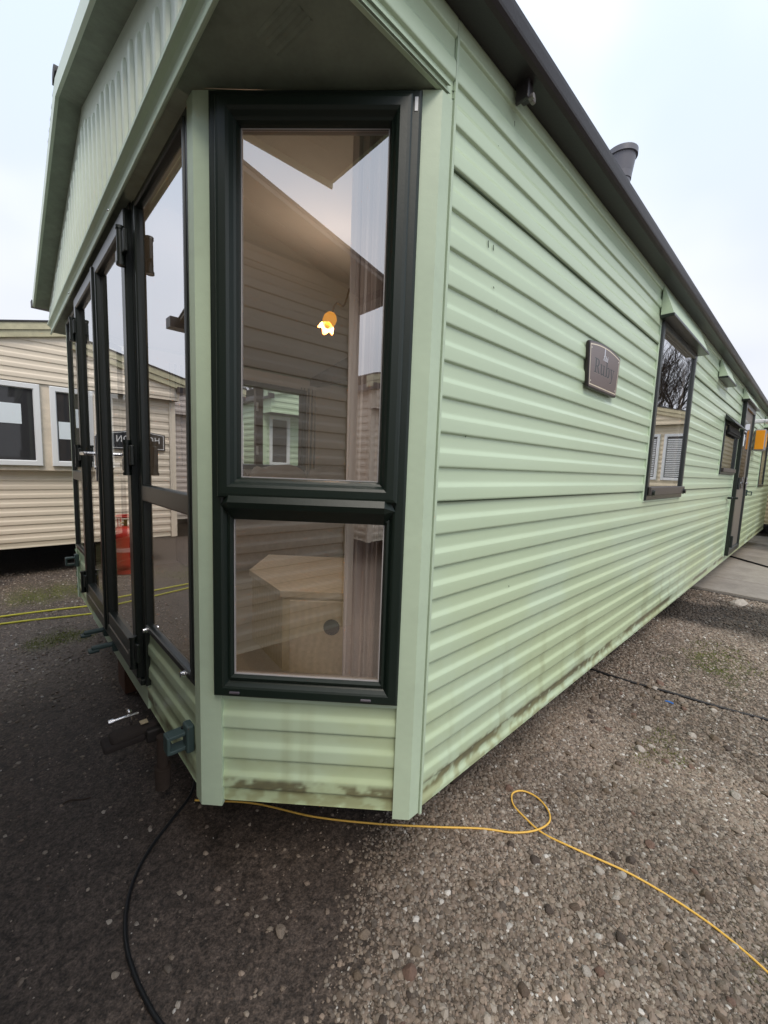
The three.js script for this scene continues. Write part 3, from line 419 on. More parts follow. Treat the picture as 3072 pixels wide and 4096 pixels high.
  const put = (list, m, d) => { for (const w of list) {
    const [x0, x1, y0, y1] = w, f = part('window', mitre(x1 - x0, y1 - y0, [[0, -0.01], [0, 0.03], [0.006, 0.036], [0.055, 0.036], [0.065, 0.014], [0.065, 0]]), frame, t, m.clone().multiply(new THREE.Matrix4().makeTranslation(x0, y0, d)));
    const gw = x1 - x0 - 0.12, gh = y1 - y0 - 0.12;
    part('pane', new THREE.PlaneGeometry(gw, gh).translate((x1 - x0) / 2, (y1 - y0) / 2, 0.012), M.darkGlass, f);
    if (w[4] === 'blind') { const g = new Geo(); for (let y = 0.09; y < y1 - y0 - 0.1; y += 0.042) g.box(0.075, x1 - x0 - 0.075, y, y + 0.024, 0.014, 0.018); g.box((x1 - x0) * 0.45, (x1 - x0) * 0.45 + 0.03, 0.07, y1 - y0 - 0.07, 0.0185, 0.021); part('blind', g.build(), M.white, f); }
    if (w[4] === 'paper') { const q = w[5]; for (const [px0, px1, py0, py1] of q) part('notice', rbox(px1 - px0, py1 - py0, 0.003, 0.001, (px0 + px1) / 2 - x0, (py0 + py1) / 2 - y0, 0.015), M.paper, f); }
  } };
  put(front, MFr, zb); put(left, ML, 0.012); put(right, MR, 0.012);
  return t;
}
// cream caravan to the left, seen direct and in the door glass
{
  const t = caravan('static_caravan', 'cream caravan beyond the front doors with notices in its white windows', [-1.97, 0, -5.79], 0, { L: 9, s: 1, eave: 2.53, wall: 0xe8dbc8, trim: 0xcdc7a6, bay: [0.92, 3.1, 1.33],
    front: [[0.97, 1.475, 1.385, 2.345, 'paper', [[1.07, 1.30, 1.87, 2.10]]], [1.565, 2.07, 1.385, 2.345, 'paper', [[1.64, 1.76, 1.72, 1.93], [1.86, 1.96, 1.55, 2.05]]], [2.15, 2.66, 1.385, 2.345]], left: [[2, 3, 1.4, 2.3], [5, 6.2, 1.4, 2.3]], right: [[2, 3, 1.4, 2.3]] });
  const sh = new THREE.Shape(); sh.moveTo(0, 0); sh.lineTo(0.64, 0); sh.lineTo(0.64, 0.22); sh.lineTo(0.32, 0.275); sh.lineTo(0, 0.22); sh.closePath();
  const sg = part('name_sign', boxUV(new THREE.ExtrudeGeometry(sh, { depth: 0.012, bevelEnabled: true, bevelSize: 0.004, bevelThickness: 0.004, bevelSegments: 2 })), std(0x17181b, 0.4), t); sg.position.set(0.14, 1.635, 0.014); sg.userData.label = 'black pointed name sign reading HORIZON';
  const c = document.createElement('canvas'); c.width = 1024; c.height = 448; const x = c.getContext('2d'); x.fillStyle = '#24262a'; x.fillRect(0, 0, 1024, 448); x.strokeStyle = '#f0f0f0'; x.lineWidth = 12; x.beginPath(); x.moveTo(30, 418); x.lineTo(994, 418); x.lineTo(994, 110); x.lineTo(512, 28); x.lineTo(30, 110); x.closePath(); x.stroke(); x.fillStyle = '#eeeeee'; x.font = '190px sans-serif'; x.textAlign = 'center'; x.fillText('HORIZON', 512, 290, 840);
  const ct = new THREE.CanvasTexture(c); ct.colorSpace = THREE.SRGBColorSpace;
  const f = new THREE.ShapeGeometry(sh), P = f.attributes.position; for (let i = 0; i < P.count; i++) f.attributes.uv.setXY(i, P.getX(i) / 0.64, P.getY(i) / 0.28); part('sign_face', f, std(0xffffff, 0.4, { map: ct }), sg).position.z = 0.0175;
}
// the one close behind the photographer, reflected in the bay window
caravan('static_caravan', 'buff caravan standing end-on about a metre from the glazed doors', [-1.46, 0, 0.84], Math.PI / 2, { L: 9, s: 9, wall: 0xa89c8c, trim: 0x786c61, W: 3.72, plain: 0.30, over: 0.012, split: 2.60, eave: 2.64, rise: 0.475, front: [[1.5, 2.4, 1.3, 2.3]], left: [[2, 3, 1.4, 2.3]], right: [[1, 2.2, 1.3, 2.3], [4, 5.2, 1.3, 2.3]] });
// cream one with blinds, reflected in the side window
caravan('static_caravan', 'cream caravan with white slatted blinds facing the green side wall', [10.5, 0, 0.95], -Math.PI / 2, { L: 8, s: 14, wall: 0xe2d3b8, eave: 2.72, rise: 0.5, split: 2.72, gutter: M.white, trim: 0xd8cba8, front: [[0.12, 0.84, 1.45, 2.52, 'blind'], [0.92, 1.64, 1.45, 2.52, 'blind'], [1.9, 2.6, 1.45, 2.52, 'blind']] });
// pale green one seen through the far window
caravan('static_caravan', 'pale green caravan behind, seen through the far lounge window', [2.72, 0, -6.35], 0, { L: 9, s: 19, wall: 0xbfd3b4, trim: 0xb9cdb0, over: 0.35, split: 2.42, eave: 2.72, rise: 0.5, front: [[0.12, 0.55, 1.47, 2.40], [0.9, 2.9, 0.8, 2.38]], left: [[7.2, 8.2, 1.4, 2.3], [3, 4.4, 1.4, 2.3]] });
caravan('static_caravan', 'cream caravan past the far end of the green one', [13.9, 0, -3.55], -Math.PI / 2, { L: 7, s: 24, wall: 0xdccba6, front: [[0.5, 1.5, 1.4, 2.3]] });
caravan('static_caravan', 'greyish caravan behind the cream one, seen only in the door glass', [-6.3, 0, -7.6], 0, { L: 8, s: 29, wall: 0xb5aca6, trim: 0xa59c96, front: [[0.6, 1.6, 1.4, 2.3]] });
caravan('static_caravan', 'buff caravan with white windows behind the photographer', [-3.9, 0, 6.9], Math.PI / 2, { L: 8, s: 34, wall: 0xd9c8b4, frame: M.white, front: [[0.5, 1.2, 1.2, 2.2], [1.4, 2.4, 1.2, 2.2], [2.75, 3.45, 1.2, 2.2]] });

// ---------------------------------------------------------------- shed with a red roof, far behind
{
  const t = thing('shed', 'grey building with a red roof far behind the pale green caravan', 'building', [10.5, 0, -26]);
  part('wall', new Geo().box(-5, 5, 0, 3.0, -3, 3).build(), std(0x9a9792, 0.8), t);
  part('roof', new Geo().prism([[-5.4, 2.9], [0, 4.1], [5.4, 2.9], [5.4, 3.05], [0, 4.25], [-5.4, 3.05]].map((q) => q), (q, z) => [q[0], q[1], z], -3.3, 3.3).build(), std(0xa8323a, 0.6), t);
}

// ---------------------------------------------------------------- trees
function bareTree(label, x, z, H, sd, depth = 6) {
  seed = sd; const t = thing('bare_tree', label, 'tree', [x, 0, z], 0), A = [], Bq = [];
  const seg = (list, a, b, r0, r1, n) => { const d = b.clone().sub(a), g = new THREE.CylinderGeometry(r1, r0, d.length(), n, 1, true); g.translate(0, d.length() / 2, 0); g.applyQuaternion(new THREE.Quaternion().setFromUnitVectors(V(0, 1, 0), d.normalize())); g.translate(a.x, a.y, a.z); g.deleteAttribute('uv'); list.push(g.toNonIndexed()); };
  const grow = (a, d, L, r, k) => {
    const N = k > 3 ? 3 : 2; let p = a.clone(), dir = d.clone();
    for (let i = 0; i < N; i++) { dir.add(V(rnd(-0.22, 0.22), rnd(-0.05, 0.2), rnd(-0.22, 0.22))).normalize(); const q = p.clone().addScaledVector(dir, L / N), ra = lerp(r, r * 0.68, i / N), rb = lerp(r, r * 0.68, (i + 1) / N); seg(k >= depth - 1 ? A : Bq, p, q, ra, rb, k > 3 ? 7 : k > 1 ? 5 : 3); p = q; if (k > 0 && (i > 0 || k < depth) && k < depth) { const sd2 = dir.clone().add(V(rnd(-1, 1), rnd(-0.2, 0.7), rnd(-1, 1))).normalize(); grow(p, sd2, L * rnd(0.5, 0.72), r * 0.45, k - 1); } }
    if (k > 0) { const m = k >= depth - 1 ? 4 : 2; for (let i = 0; i < m; i++) { const a2 = rnd(0, 6.28) + i * 6.28 / m; grow(p, dir.clone().add(V(Math.cos(a2) * rnd(0.45, 0.8), rnd(0.0, 0.35), Math.sin(a2) * rnd(0.45, 0.8))).normalize(), L * rnd(0.62, 0.82), r * rnd(0.5, 0.66), k - 1); } }
  };
  grow(V(0, -0.05, 0), V(0, 1, 0), H * 0.26, H * 0.015, depth);
  const bark = std(0x2b2522, 0.95), mg = (l) => mergeGeometries(l);
  part('trunk', mg(A), bark, t); part('crown', mg(Bq), bark, t); return t;
}
bareTree('tall bare tree behind the caravan with slatted blinds', 31, 6.6, 12.5, 71);
bareTree('bare tree with a wide crown further along the same row', 37, 11, 13, 73);
bareTree('bare tree nearest the end of the green side wall', 27, 9.5, 10, 79, 6);
bareTree('bare tree over the pale green caravan roof', 9.5, -19, 8.5, 83, 5);
bareTree('bare tree beside the red-roofed building', 6.2, -23, 9, 89, 5);
{
  seed = 4242; const t = thing('conifer_tree', 'dark evergreen tree past the far end of the caravans', 'tree', [25, 0, 0.35]);
  part('trunk', cyl(0.05, 0.2, 6.4, 0, 3.2, 0, 'y', 10), M.rust, t);
  const g = new Geo(); for (let i = 0; i < 5200; i++) { const h = Math.pow(rnd(), 1.25), y = 0.7 + h * 6.0, R = 1.95 * Math.pow(1 - h, 0.75) * (0.7 + 0.3 * Math.sin(y * 5.1 + Math.sin(i) * 0.4)) + 0.08, a = rnd(0, 6.283), r = R * Math.sqrt(rnd(0.2, 1)), x = Math.cos(a) * r, z = Math.sin(a) * r, L = rnd(0.12, 0.26), w = L * 0.28, dx = Math.cos(a), dz = Math.sin(a), dy = -0.25 + rnd(-0.3, 0.3), Y = y + rnd(-0.1, 0.1); g.quad([x - dx * L, Y - dy * L, z - dz * L], [x - dz * w, Y + rnd(-0.04, 0.04), z + dx * w], [x + dx * L, Y + dy * L, z + dz * L], [x + dz * w, Y + rnd(-0.04, 0.04), z - dx * w]); }
  part('crown', g.build(), std(0x202b1d, 0.9, { side: THREE.DoubleSide }), t);
}

// ---------------------------------------------------------------- ground
const packedShade = (x, z) => { const d = 0.43 * x + 0.90 * z + 0.125 + 0.22 * (fbm(x * 2.2, z * 2.2, 4, 301) - 0.5); return sstep(0.16, -0.14, d) * sstep(-3.1, -2.0, z + 0.6 * (fbm(x * 1.5, z * 1.5, 3, 305) - 0.5)); };   // wet trodden soil along the front, darkened to paint in the alley shade
const mossy = (x, z) => { const b = (cx, cz, rx, rz) => sstep(1.0, 0.15, Math.hypot((x - cx) / rx, (z - cz) / rz) + 1.1 * (fbm(x * 5, z * 5, 4, 311) - 0.5)); return Math.max(b(-0.5, -4.85, 0.75, 0.4), 0.9 * b(-0.62, -3.4, 0.32, 0.22), 0.9 * b(3.45, 0.35, 0.8, 0.4), 0.6 * b(1.75, 0.35, 0.35, 0.2), 0.45 * b(0.75, 0.86, 0.25, 0.2), 0.5 * b(-1.9, -4.9, 0.9, 0.5)); };
const tarry = (x, z) => sstep(0.35, 0.0, Math.abs(x - 4.95 - 0.25 * (z - 0.3)) - 0.42 + 0.5 * (fbm(x * 3, z * 3, 3, 321) - 0.5));
const gh = (x, z) => 0.05 * (fbm(x * 0.9, z * 0.9, 3, 331) - 0.5) * sstep(8, 1, Math.hypot(x, z)) * 0.5 + 0.011 * (fbm(x * 7, z * 7, 3, 341) - 0.5) + 0.007 * (fbm(x * 26, z * 26, 2, 351) - 0.5) - 0.004;
let ground;
{
  const axis = (a, b, c0, c1) => { const r = []; for (let v = a; v < b; v += c0) r.push(v); r.push(b); const lo = [], hi = []; let s = c0, v = a; while (v > c1 * -1) { s *= 1.16; v -= s; lo.unshift(v); } s = c0; v = b; while (v < c1) { s *= 1.16; v += s; hi.push(v); } return [...lo, ...r, ...hi]; };
  const xs = axis(-1.6, 3.6, 0.014, 250), zs = axis(-2.6, 1.3, 0.014, 250), nx = xs.length, nz = zs.length, p = new Float32Array(nx * nz * 3), c = new Float32Array(nx * nz * 3), uv = new Float32Array(nx * nz * 2), idx = new Uint32Array((nx - 1) * (nz - 1) * 6);
  for (let j = 0, o = 0; j < nz; j++) for (let i = 0; i < nx; i++, o++) {
    const x = xs[i], z = zs[j], far = Math.max(Math.abs(x), Math.abs(z)), k = packedShade(x, z), m = mossy(x, z), n = fbm(x * 1.7, z * 1.7, 4, 361), f = fbm(x * 19, z * 19, 3, 371), q = tarry(x, z);
    p[o * 3] = x; p[o * 3 + 1] = far < 12 ? gh(x, z) : -0.01; p[o * 3 + 2] = z; uv[o * 2] = x; uv[o * 2 + 1] = z;
    let g = [0.262, 0.208, 0.158].map((v) => v * (0.55 + 0.35 * n + 0.35 * f) * lerp(0.82, 1.08, sstep(0.3, 0.68, fbm(x * 1.9, z * 1.9, 4, 381))));
    const mix = (d, w) => { g = g.map((v, e) => lerp(v, d[e], w)); };
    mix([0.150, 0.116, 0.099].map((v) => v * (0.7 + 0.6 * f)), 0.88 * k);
    mix([0.27, 0.222, 0.196], 0.8 * sstep(-2.2, -3.2, z) * sstep(0.6, 0, x)); mix([0.05, 0.047, 0.046].map((v) => v * (0.6 + 0.8 * f)), 0.92 * q);  // first mix: far-left ground paled to paint in the stronger light there
    mix([0.19, 0.215, 0.045].map((v) => v * (0.6 + 0.9 * f)), 0.85 * m);
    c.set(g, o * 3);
  }
  for (let j = 0, o = 0; j + 1 < nz; j++) for (let i = 0; i + 1 < nx; i++, o += 6) { const a = j * nx + i; idx.set([a, a + nx, a + 1, a + 1, a + nx, a + nx + 1], o); }
  const g = new THREE.BufferGeometry(); g.setAttribute('position', new THREE.BufferAttribute(p, 3)); g.setAttribute('color', new THREE.BufferAttribute(c, 3)); g.setAttribute('uv', new THREE.BufferAttribute(uv, 2)); g.setIndex(new THREE.BufferAttribute(idx, 1)); g.computeVertexNormals();
  const grit = tex(1024, (x, y) => { const a = tileNoise(x, y, 90, 21), b = tileNoise(x, y, 210, 22), d = tileNoise(x, y, 400, 23); const v = 0.66 + 0.3 * (a - 0.5) + 0.3 * (b - 0.5) + 0.25 * (d - 0.5); return [v, v * 0.985, v * 0.97]; }, true, 1);
  const gb = tex(1024, (x, y) => 0.5 * tileNoise(x, y, 60, 24) + 0.35 * tileNoise(x, y, 150, 25) + 0.25 * tileNoise(x, y, 330, 26), false, 1);
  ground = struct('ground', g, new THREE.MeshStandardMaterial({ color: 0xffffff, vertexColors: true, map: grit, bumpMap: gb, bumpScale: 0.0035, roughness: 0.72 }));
}
{ // stones: pebble shapes; the largest are pieces of the ground, the rest a gravel mass
  const shapes = [], r0 = (s) => { seed = s; const g = new THREE.IcosahedronGeometry(1, s % 3 === 0 ? 2 : 1), p = g.attributes.position, d = Array.from({ length: 9 }, () => [V(rnd(-1, 1), rnd(-1, 1), rnd(-1, 1)).normalize(), rnd(0.55, 0.9)]); for (let i = 0; i < p.count; i++) { const v = V(p.getX(i), p.getY(i), p.getZ(i)); for (const [n, h] of d) { const t = v.dot(n); if (t > h) v.addScaledVector(n, (h - t) * 0.9); } p.setXYZ(i, v.x, v.y * 0.62, v.z * 0.82); } g.computeVertexNormals(); g.deleteAttribute('uv'); return boxUV(g); };
  for (let s = 1; s <= 7; s++) shapes.push(r0(s * 31 + 5));
  seed = 777; const stoneM = [0x7e6e5e, 0x8c7d6d, 0x6c5d50, 0x988a7c, 0x766757, 0x82695c, 0x584d45, 0xbcb4aa].map((h) => std(h, 0.8, { bumpMap: fine, bumpScale: 0.001, map: grime }));
  const stone = (x, z, s, m, sh, ry, sink = 0.35) => { const o = part('stone', shapes[sh % 7], stoneM[m % 8], ground); o.position.set(x, gh(x, z) + s * 0.62 * (1 - sink) * 0.6, z); o.scale.setScalar(s); o.rotation.set(rnd(-0.25, 0.25), ry, rnd(-0.25, 0.25)); };
  // a few that the eye picks out
  for (const [x, z, s, m] of [[-0.33, -0.24, 0.022, 3], [-0.22, 0.02, 0.020, 4], [-0.33, 0.10, 0.02, 2], [-0.10, 0.12, 0.028, 5], [0.30, 0.64, 0.028, 7], [0.62, 0.46, 0.018, 7], [1.62, 0.28, 0.036, 7], [2.0, 0.45, 0.03, 7], [1.15, 0.18, 0.024, 7], [2.45, 0.15, 0.03, 7], [5.6, 0.28, 0.10, 7], [-0.52, 0.04, 0.03, 4], [-0.44, 0.14, 0.03, 5]]) stone(x, z, s, m, Math.floor(rnd(0, 7)), rnd(0, 6), 0.4);
  for (let n = 0, tries = 0; n < 200 && tries < 9000; tries++) { const x = rnd(-0.55, 2.6), z = rnd(-0.6, 1.0), d = packedShade(x, z); if (x - 2.3 * (0.95 - z) > 1.7 || rnd() < d * 0.9 || z < -0.12 && x > 0.1) continue; stone(x, z, rnd(0.011, 0.024) * (1 + 0.25 * Math.max(0, x - 0.8)), Math.floor(rnd(0, 8)), Math.floor(rnd(0, 7)), rnd(0, 6.28)); n++; }
  const PAL = [[0.265, 0.214, 0.17], [0.31, 0.262, 0.215], [0.215, 0.170, 0.135], [0.35, 0.31, 0.268], [0.245, 0.195, 0.158], [0.145, 0.12, 0.10], [0.31, 0.243, 0.195], [0.60, 0.58, 0.55]];
  const N = 150000, im = new THREE.InstancedMesh(shapes[0].clone(), new THREE.MeshStandardMaterial({ color: 0xffffff, roughness: 0.8 }), 1);
  for (let v = 0; v < 3; v++) {
    const geo = new THREE.IcosahedronGeometry(1, v === 0 ? 1 : 0), P = geo.attributes.position, jit = new Map(); for (let i = 0; i < P.count; i++) { const key = [P.getX(i), P.getY(i), P.getZ(i)].map((q) => q.toFixed(3)).join(); if (!jit.has(key)) jit.set(key, rnd(0.72, 1.18)); const k = jit.get(key); P.setXYZ(i, P.getX(i) * k, P.getY(i) * k * 0.6, P.getZ(i) * k * 0.85); } geo.computeVertexNormals();
    const list = [], cols = []; const m4 = new THREE.Matrix4(), qu = new THREE.Quaternion(), e = new THREE.Euler(), c3 = new THREE.Color();
    const add = (x, z, s, pale) => { e.set(rnd(-0.5, 0.5), rnd(0, 6.28), rnd(-0.5, 0.5)); qu.setFromEuler(e); m4.compose(V(x, gh(x, z) + s * 0.05, z), qu, V(s, s, s)); list.push(m4.clone()); const c = PAL[pale ? 7 : Math.floor(rnd(0, 6.6))], k = rnd(0.7, 1.12); const pt = lerp(0.80, 1.06, sstep(0.3, 0.68, fbm(x * 1.9, z * 1.9, 4, 381))) * lerp(1, 0.3, tarry(x, z)); cols.push(c.map((v, e) => v * k * pt * [1.0, 0.985, 0.96][e])); };
    const fill = (n, x0, x1, z0, z1, s0, s1, pw, wet) => { for (let i = 0; i < n; i++) { const x = rnd(x0, x1), z = rnd(z0, z1), k = packedShade(x, z), mm = mossy(x, z); if (x > 6.2 && z > -0.9 && z < 2.2) continue; if (rnd() < k * wet || rnd() < 0.75 * mm) continue; add(x, z, s0 + (s1 - s0) * Math.pow(rnd(), pw), rnd() < 0.02); } };
    fill(52000, -0.95, 1.9, -0.6, 1.05, 0.0022, 0.0095, 2.0, 0.994); fill(2600, -0.95, 1.9, -0.6, 1.05, 0.008, 0.016, 1.6, 0.99);
    fill(18000, 1.2, 4.4, -0.6, 1.1, 0.004, 0.014, 2.0, 0.9);
    fill(9000, 3.5, 6.3, -0.7, 1.6, 0.006, 0.02, 2.0, 0.9); fill(22000, -0.9, 6.0, 1.05, 2.8, 0.005, 0.016, 2.0, 0.99);
    fill(6000, -1.3, 0.4, -6.2, -1.6, 0.003, 0.014, 3.4, 0.9);
    fill(260, -1.2, 0.2, -2.2, 0.2, 0.003, 0.012, 3.0, 0.0);
    const o = new THREE.InstancedMesh(geo, im.material, list.length); o.name = numbered('gravel'); list.forEach((q, i) => { o.setMatrixAt(i, q); o.setColorAt(i, c3.setRGB(...cols[i])); }); o.castShadow = o.receiveShadow = true;
    o.userData = { kind: 'stuff', label: ['loose brown gravel with rounded larger chips', 'loose brown gravel of small angular chips', 'loose brown gravel of fine angular grit'][v], category: 'gravel' }; scene.add(o);
  }
  // moss and short grass
  const g = new Geo(); for (let i = 0; i < 26000; i++) { const c = i % 5, b = [[-0.5, -4.85, 0.8, 0.5], [-0.62, -3.4, 0.4, 0.3], [3.45, 0.35, 0.8, 0.4], [1.75, 0.35, 0.4, 0.25], [-1.9, -4.9, 0.9, 0.5]][c], x = b[0] + rnd(-1, 1) * b[2], z = b[1] + rnd(-1, 1) * b[3]; if (rnd(0.1, 0.9) > mossy(x, z)) continue; const y = gh(x, z), h = rnd(0.006, 0.02), a = rnd(0, 6.28), w = 0.0025; g.tri([x - Math.cos(a) * w, y - 0.002, z - Math.sin(a) * w], [x + Math.cos(a) * w, y - 0.002, z + Math.sin(a) * w], [x + rnd(-0.008, 0.008), y + h, z + rnd(-0.008, 0.008)]); }
  const gr = top('moss', g.build(), std(0x6c7626, 0.9, { side: THREE.DoubleSide }), 'short moss and grass growing in patches through the gravel', 'moss'); gr.userData.kind = 'stuff';
}
{ // concrete slabs by the side door
  const st = struct('concrete_pad', new Geo().box(6.0, 15, -0.06, 0.012, -1.3, 2.3).build(), std(0x5d5852, 0.9));
  seed = 99; const cm = [0xa29b92, 0x9a9389, 0xaaa399].map((h) => std(h, 0.75, { map: grime, bumpMap: peel, bumpScale: 0.002 }));
  const xs = [6.05, 7.05, 8.95, 9.9, 11.2, 12.4, 13.7, 14.9]; let k = 0; for (let i = 0; i + 1 < xs.length; i++) for (const [z0, z1] of [[-1.28, 0.55], [0.57, 2.28]]) part('slab', rbox(xs[i + 1] - xs[i] - 0.02, 0.05, z1 - z0, 0.008, (xs[i] + xs[i + 1]) / 2, 0.012 + rnd(-0.004, 0.004), (z0 + z1) / 2), cm[k++ % 3], st);
}

// ---------------------------------------------------------------- cables and small things
const on = (x, z, h = 0) => V(x + 0.004 * (noise(x * 9, z * 9, 71) - 0.5), gh(x, z) + h - 0.003, z + 0.004 * (noise(x * 9, z * 9, 72) - 0.5));
top('yellow_cable', tube([on(-0.36, -0.94, 0.03), on(-0.17, -0.78, 0.012), on(0.0, -0.54, 0.010), on(0.173, -0.338, 0.010), on(0.345, -0.165, 0.010), on(0.50, -0.012, 0.010), on(0.585, 0.085, 0.012), on(0.668, 0.142, 0.020), on(0.745, 0.160, 0.022), on(0.80, 0.128, 0.02), on(0.832, 0.055, 0.02), on(0.815, -0.005, 0.02), on(0.765, -0.026, 0.018), on(0.715, 0.004, 0.014), on(0.690, 0.075, 0.009), on(0.680, 0.155, 0.008), on(0.70, 0.26, 0.010), on(0.735, 0.37, 0.012), on(0.765, 0.47, 0.012), on(0.782, 0.60, 0.010), on(0.775, 0.74, 0.009), on(0.735, 0.865, 0.009), on(0.66, 1.0, 0.009)], 0.0039, 260, 8), M.yellow, 'yellow cable with one loop lying on the gravel by the bay', 'cable');
top('yellow_cable', tube([on(-3.4, -4.5, 0.012), on(-1.9, -4.42, 0.012), on(-1.2, -4.33, 0.012), on(-0.64, -4.24, 0.012), on(-0.25, -4.15, 0.012), on(0.8, -4.0, 0.012)], 0.009, 60, 8), M.yellow2, 'farther of two yellow lines crossing the ground to the left', 'cable');
top('yellow_cable', tube([on(-3.4, -4.3, 0.012), on(-1.9, -4.26, 0.012), on(-1.1, -4.10, 0.012), on(-0.74, -4.03, 0.012), on(-0.42, -3.93, 0.012), on(0.5, -3.7, 0.012)], 0.009, 60, 8), M.yellow2, 'nearer of two yellow lines, ending by the door catches', 'cable');
top('black_cable', tube([on(-0.22, -1.35, 0.02), on(-0.345, -1.02, 0.011), on(-0.46, -0.92, 0.011), on(-0.565, -0.833, 0.011), on(-0.64, -0.74, 0.011), on(-0.687, -0.628, 0.011), on(-0.707, -0.52, 0.011), on(-0.706, -0.425, 0.011), on(-0.698, -0.34, 0.011), on(-0.682, -0.26, 0.011), on(-0.65, -0.16, 0.011), on(-0.6, 0.0, 0.011)], 0.0068, 140, 8), M.rubber, 'black hose curving over dark soil in front of the bay', 'hose');
top('black_cable', tube([on(2.2, -1.1, 0.011), on(2.385, -0.30, 0.011), on(2.42, 0.0, 0.011), on(2.47, 0.27, 0.011), on(2.53, 0.52, 0.011), on(2.59, 0.75, 0.011), on(2.7, 1.2, 0.011)], 0.009, 80, 8), M.rubber, 'black cable running out from under the long side wall', 'cable');
top('black_cable', tube([V(9.9, 0.052, -1.0), V(9.4, 0.052, -0.31), V(9.0, 0.052, 0.05), V(8.65, 0.052, 0.36), V(8.1, 0.052, 0.9)], 0.014, 40, 8), M.rubber, 'black cable across the concrete slabs by the side door', 'cable');
top('blue_scrap', new Geo().prism([[0, 0], [0.022, 0.004], [0.05, 0.0], [0.046, 0.016], [0.02, 0.019], [0.002, 0.013]], (q, y) => [2.30 + q[1], gh(2.31, 0.26) + 0.012 + y + 0.15 * q[1], 0.245 + q[0]], 0, 0.002).build(), std(0x2f62a8, 0.5), 'small blue plastic scrap on the gravel by the black cable', 'litter');
top('twig', tube([on(-0.80, -1.32, 0.004), on(-0.765, -1.33, 0.007), on(-0.72, -1.30, 0.006), on(-0.69, -1.29, 0.004)], 0.0032, 20, 6), M.rust, 'thin dark twig on the wet soil in front of the doors', 'twig');
top('wood_block', rbox(0.12, 0.20, 0.2, 0.008, -0.33, 0.10, -2.22), std(0x4b2f1c, 0.9, { map: grime }), 'brown wooden block under the door sill', 'block');
{
  const t = thing('gas_cylinder', 'red gas cylinder beside the cream caravan, mirrored in the door glass', 'gas bottle', [-1.27, 0, -5.42]);
  part('body', new THREE.LatheGeometry([[0, 0.05], [0.13, 0.05], [0.16, 0.10], [0.165, 0.14], [0.165, 0.50], [0.162, 0.54], [0.13, 0.60], [0.08, 0.625], [0, 0.63]].map((q) => new THREE.Vector2(...q)), 32), M.red, t);
  part('foot_ring', new THREE.LatheGeometry([[0.125, 0], [0.135, 0], [0.135, 0.10], [0.125, 0.10], [0.125, 0]].map((q) => new THREE.Vector2(...q)), 32), M.red, t);
  part('label_band', new THREE.LatheGeometry([[0.166, 0.30], [0.166, 0.355]].map((q) => new THREE.Vector2(...q)), 32), std(0xc98a84, 0.6), t);
  const c = []; for (const a of [0.4, 1.97, 3.54, 5.11]) c.push(new THREE.CylinderGeometry(0.012, 0.012, 0.15, 8).translate(0.105 * Math.cos(a), 0.68, 0.105 * Math.sin(a))); c.push(new THREE.TorusGeometry(0.107, 0.014, 10, 32).rotateX(Math.PI / 2).translate(0, 0.755, 0));
  part('collar', merge(...c), M.red, t); part('valve', merge(cyl(0.02, 0.025, 0.06, 0, 0.66, 0), cyl(0.025, 0.025, 0.02, 0, 0.70, 0), cyl(0.01, 0.01, 0.06, 0.03, 0.665, 0, 'x')), std(0x8a7440, 0.4, { metalness: 0.8 }), t);
}

// ---------------------------------------------------------------- inside the bay
{
  const t = thing('tv_cabinet', 'pale wood corner cabinet behind the lower bay pane', 'cabinet'), y0 = 0.45, y1 = 0.878;
  const pts = [[0.148, -1.48], [0.087, -1.0], [0.52, -0.585], [0.95, -0.75], [0.98, -1.25], [0.445, -1.80]], inset = pts.map(([x, z]) => [lerp(x, 0.5, 0.035), lerp(z, -1.1, 0.035)]);
  const wood = tex(512, (x, y) => { const w = tileNoise(x, y, 4, 41), g = 0.5 + 0.5 * Math.sin((x * 26 + 2.2 * w) * 6.283), n = tileNoise(x * 1, y, 64, 42); const v = 0.90 + 0.03 * g + 0.06 * n - 0.03; return [v, v * 0.95, v * 0.87]; }, true, 1);
  const wm = std(0xf6eedc, 0.5, { map: wood }), wb = std(0xe8dfc2, 0.55, { map: wood });
  const pl = (q, a, b) => new Geo().prism(q.map(([x, z]) => [x, -z]), (p, y) => [p[0], y, -p[1]], a, b).build();
  part('cabinet_top', pl(pts, y1 - 0.03, y1), wm, t); part('carcass', pl(inset, y0, y1 - 0.03), wb, t);
  const f = V(0.52 - 0.087, 0, -0.585 + 1.0).normalize(), n = V(-f.z, 0, f.x), m = frameAt(V(lerp(0.087, 0.5, 0.035), 0, lerp(-1.0, -1.1, 0.035)), f, n);
  part('door', rbox(0.40, 0.385, 0.016, 0.004, 0.24, 0.64, 0.009), wm, t, m); part('cable_hole', cyl(0.041, 0.041, 0.004, 0.255, 0.70, 0.0185, 'z', 28), std(0x232020, 0.8), t, m);
}
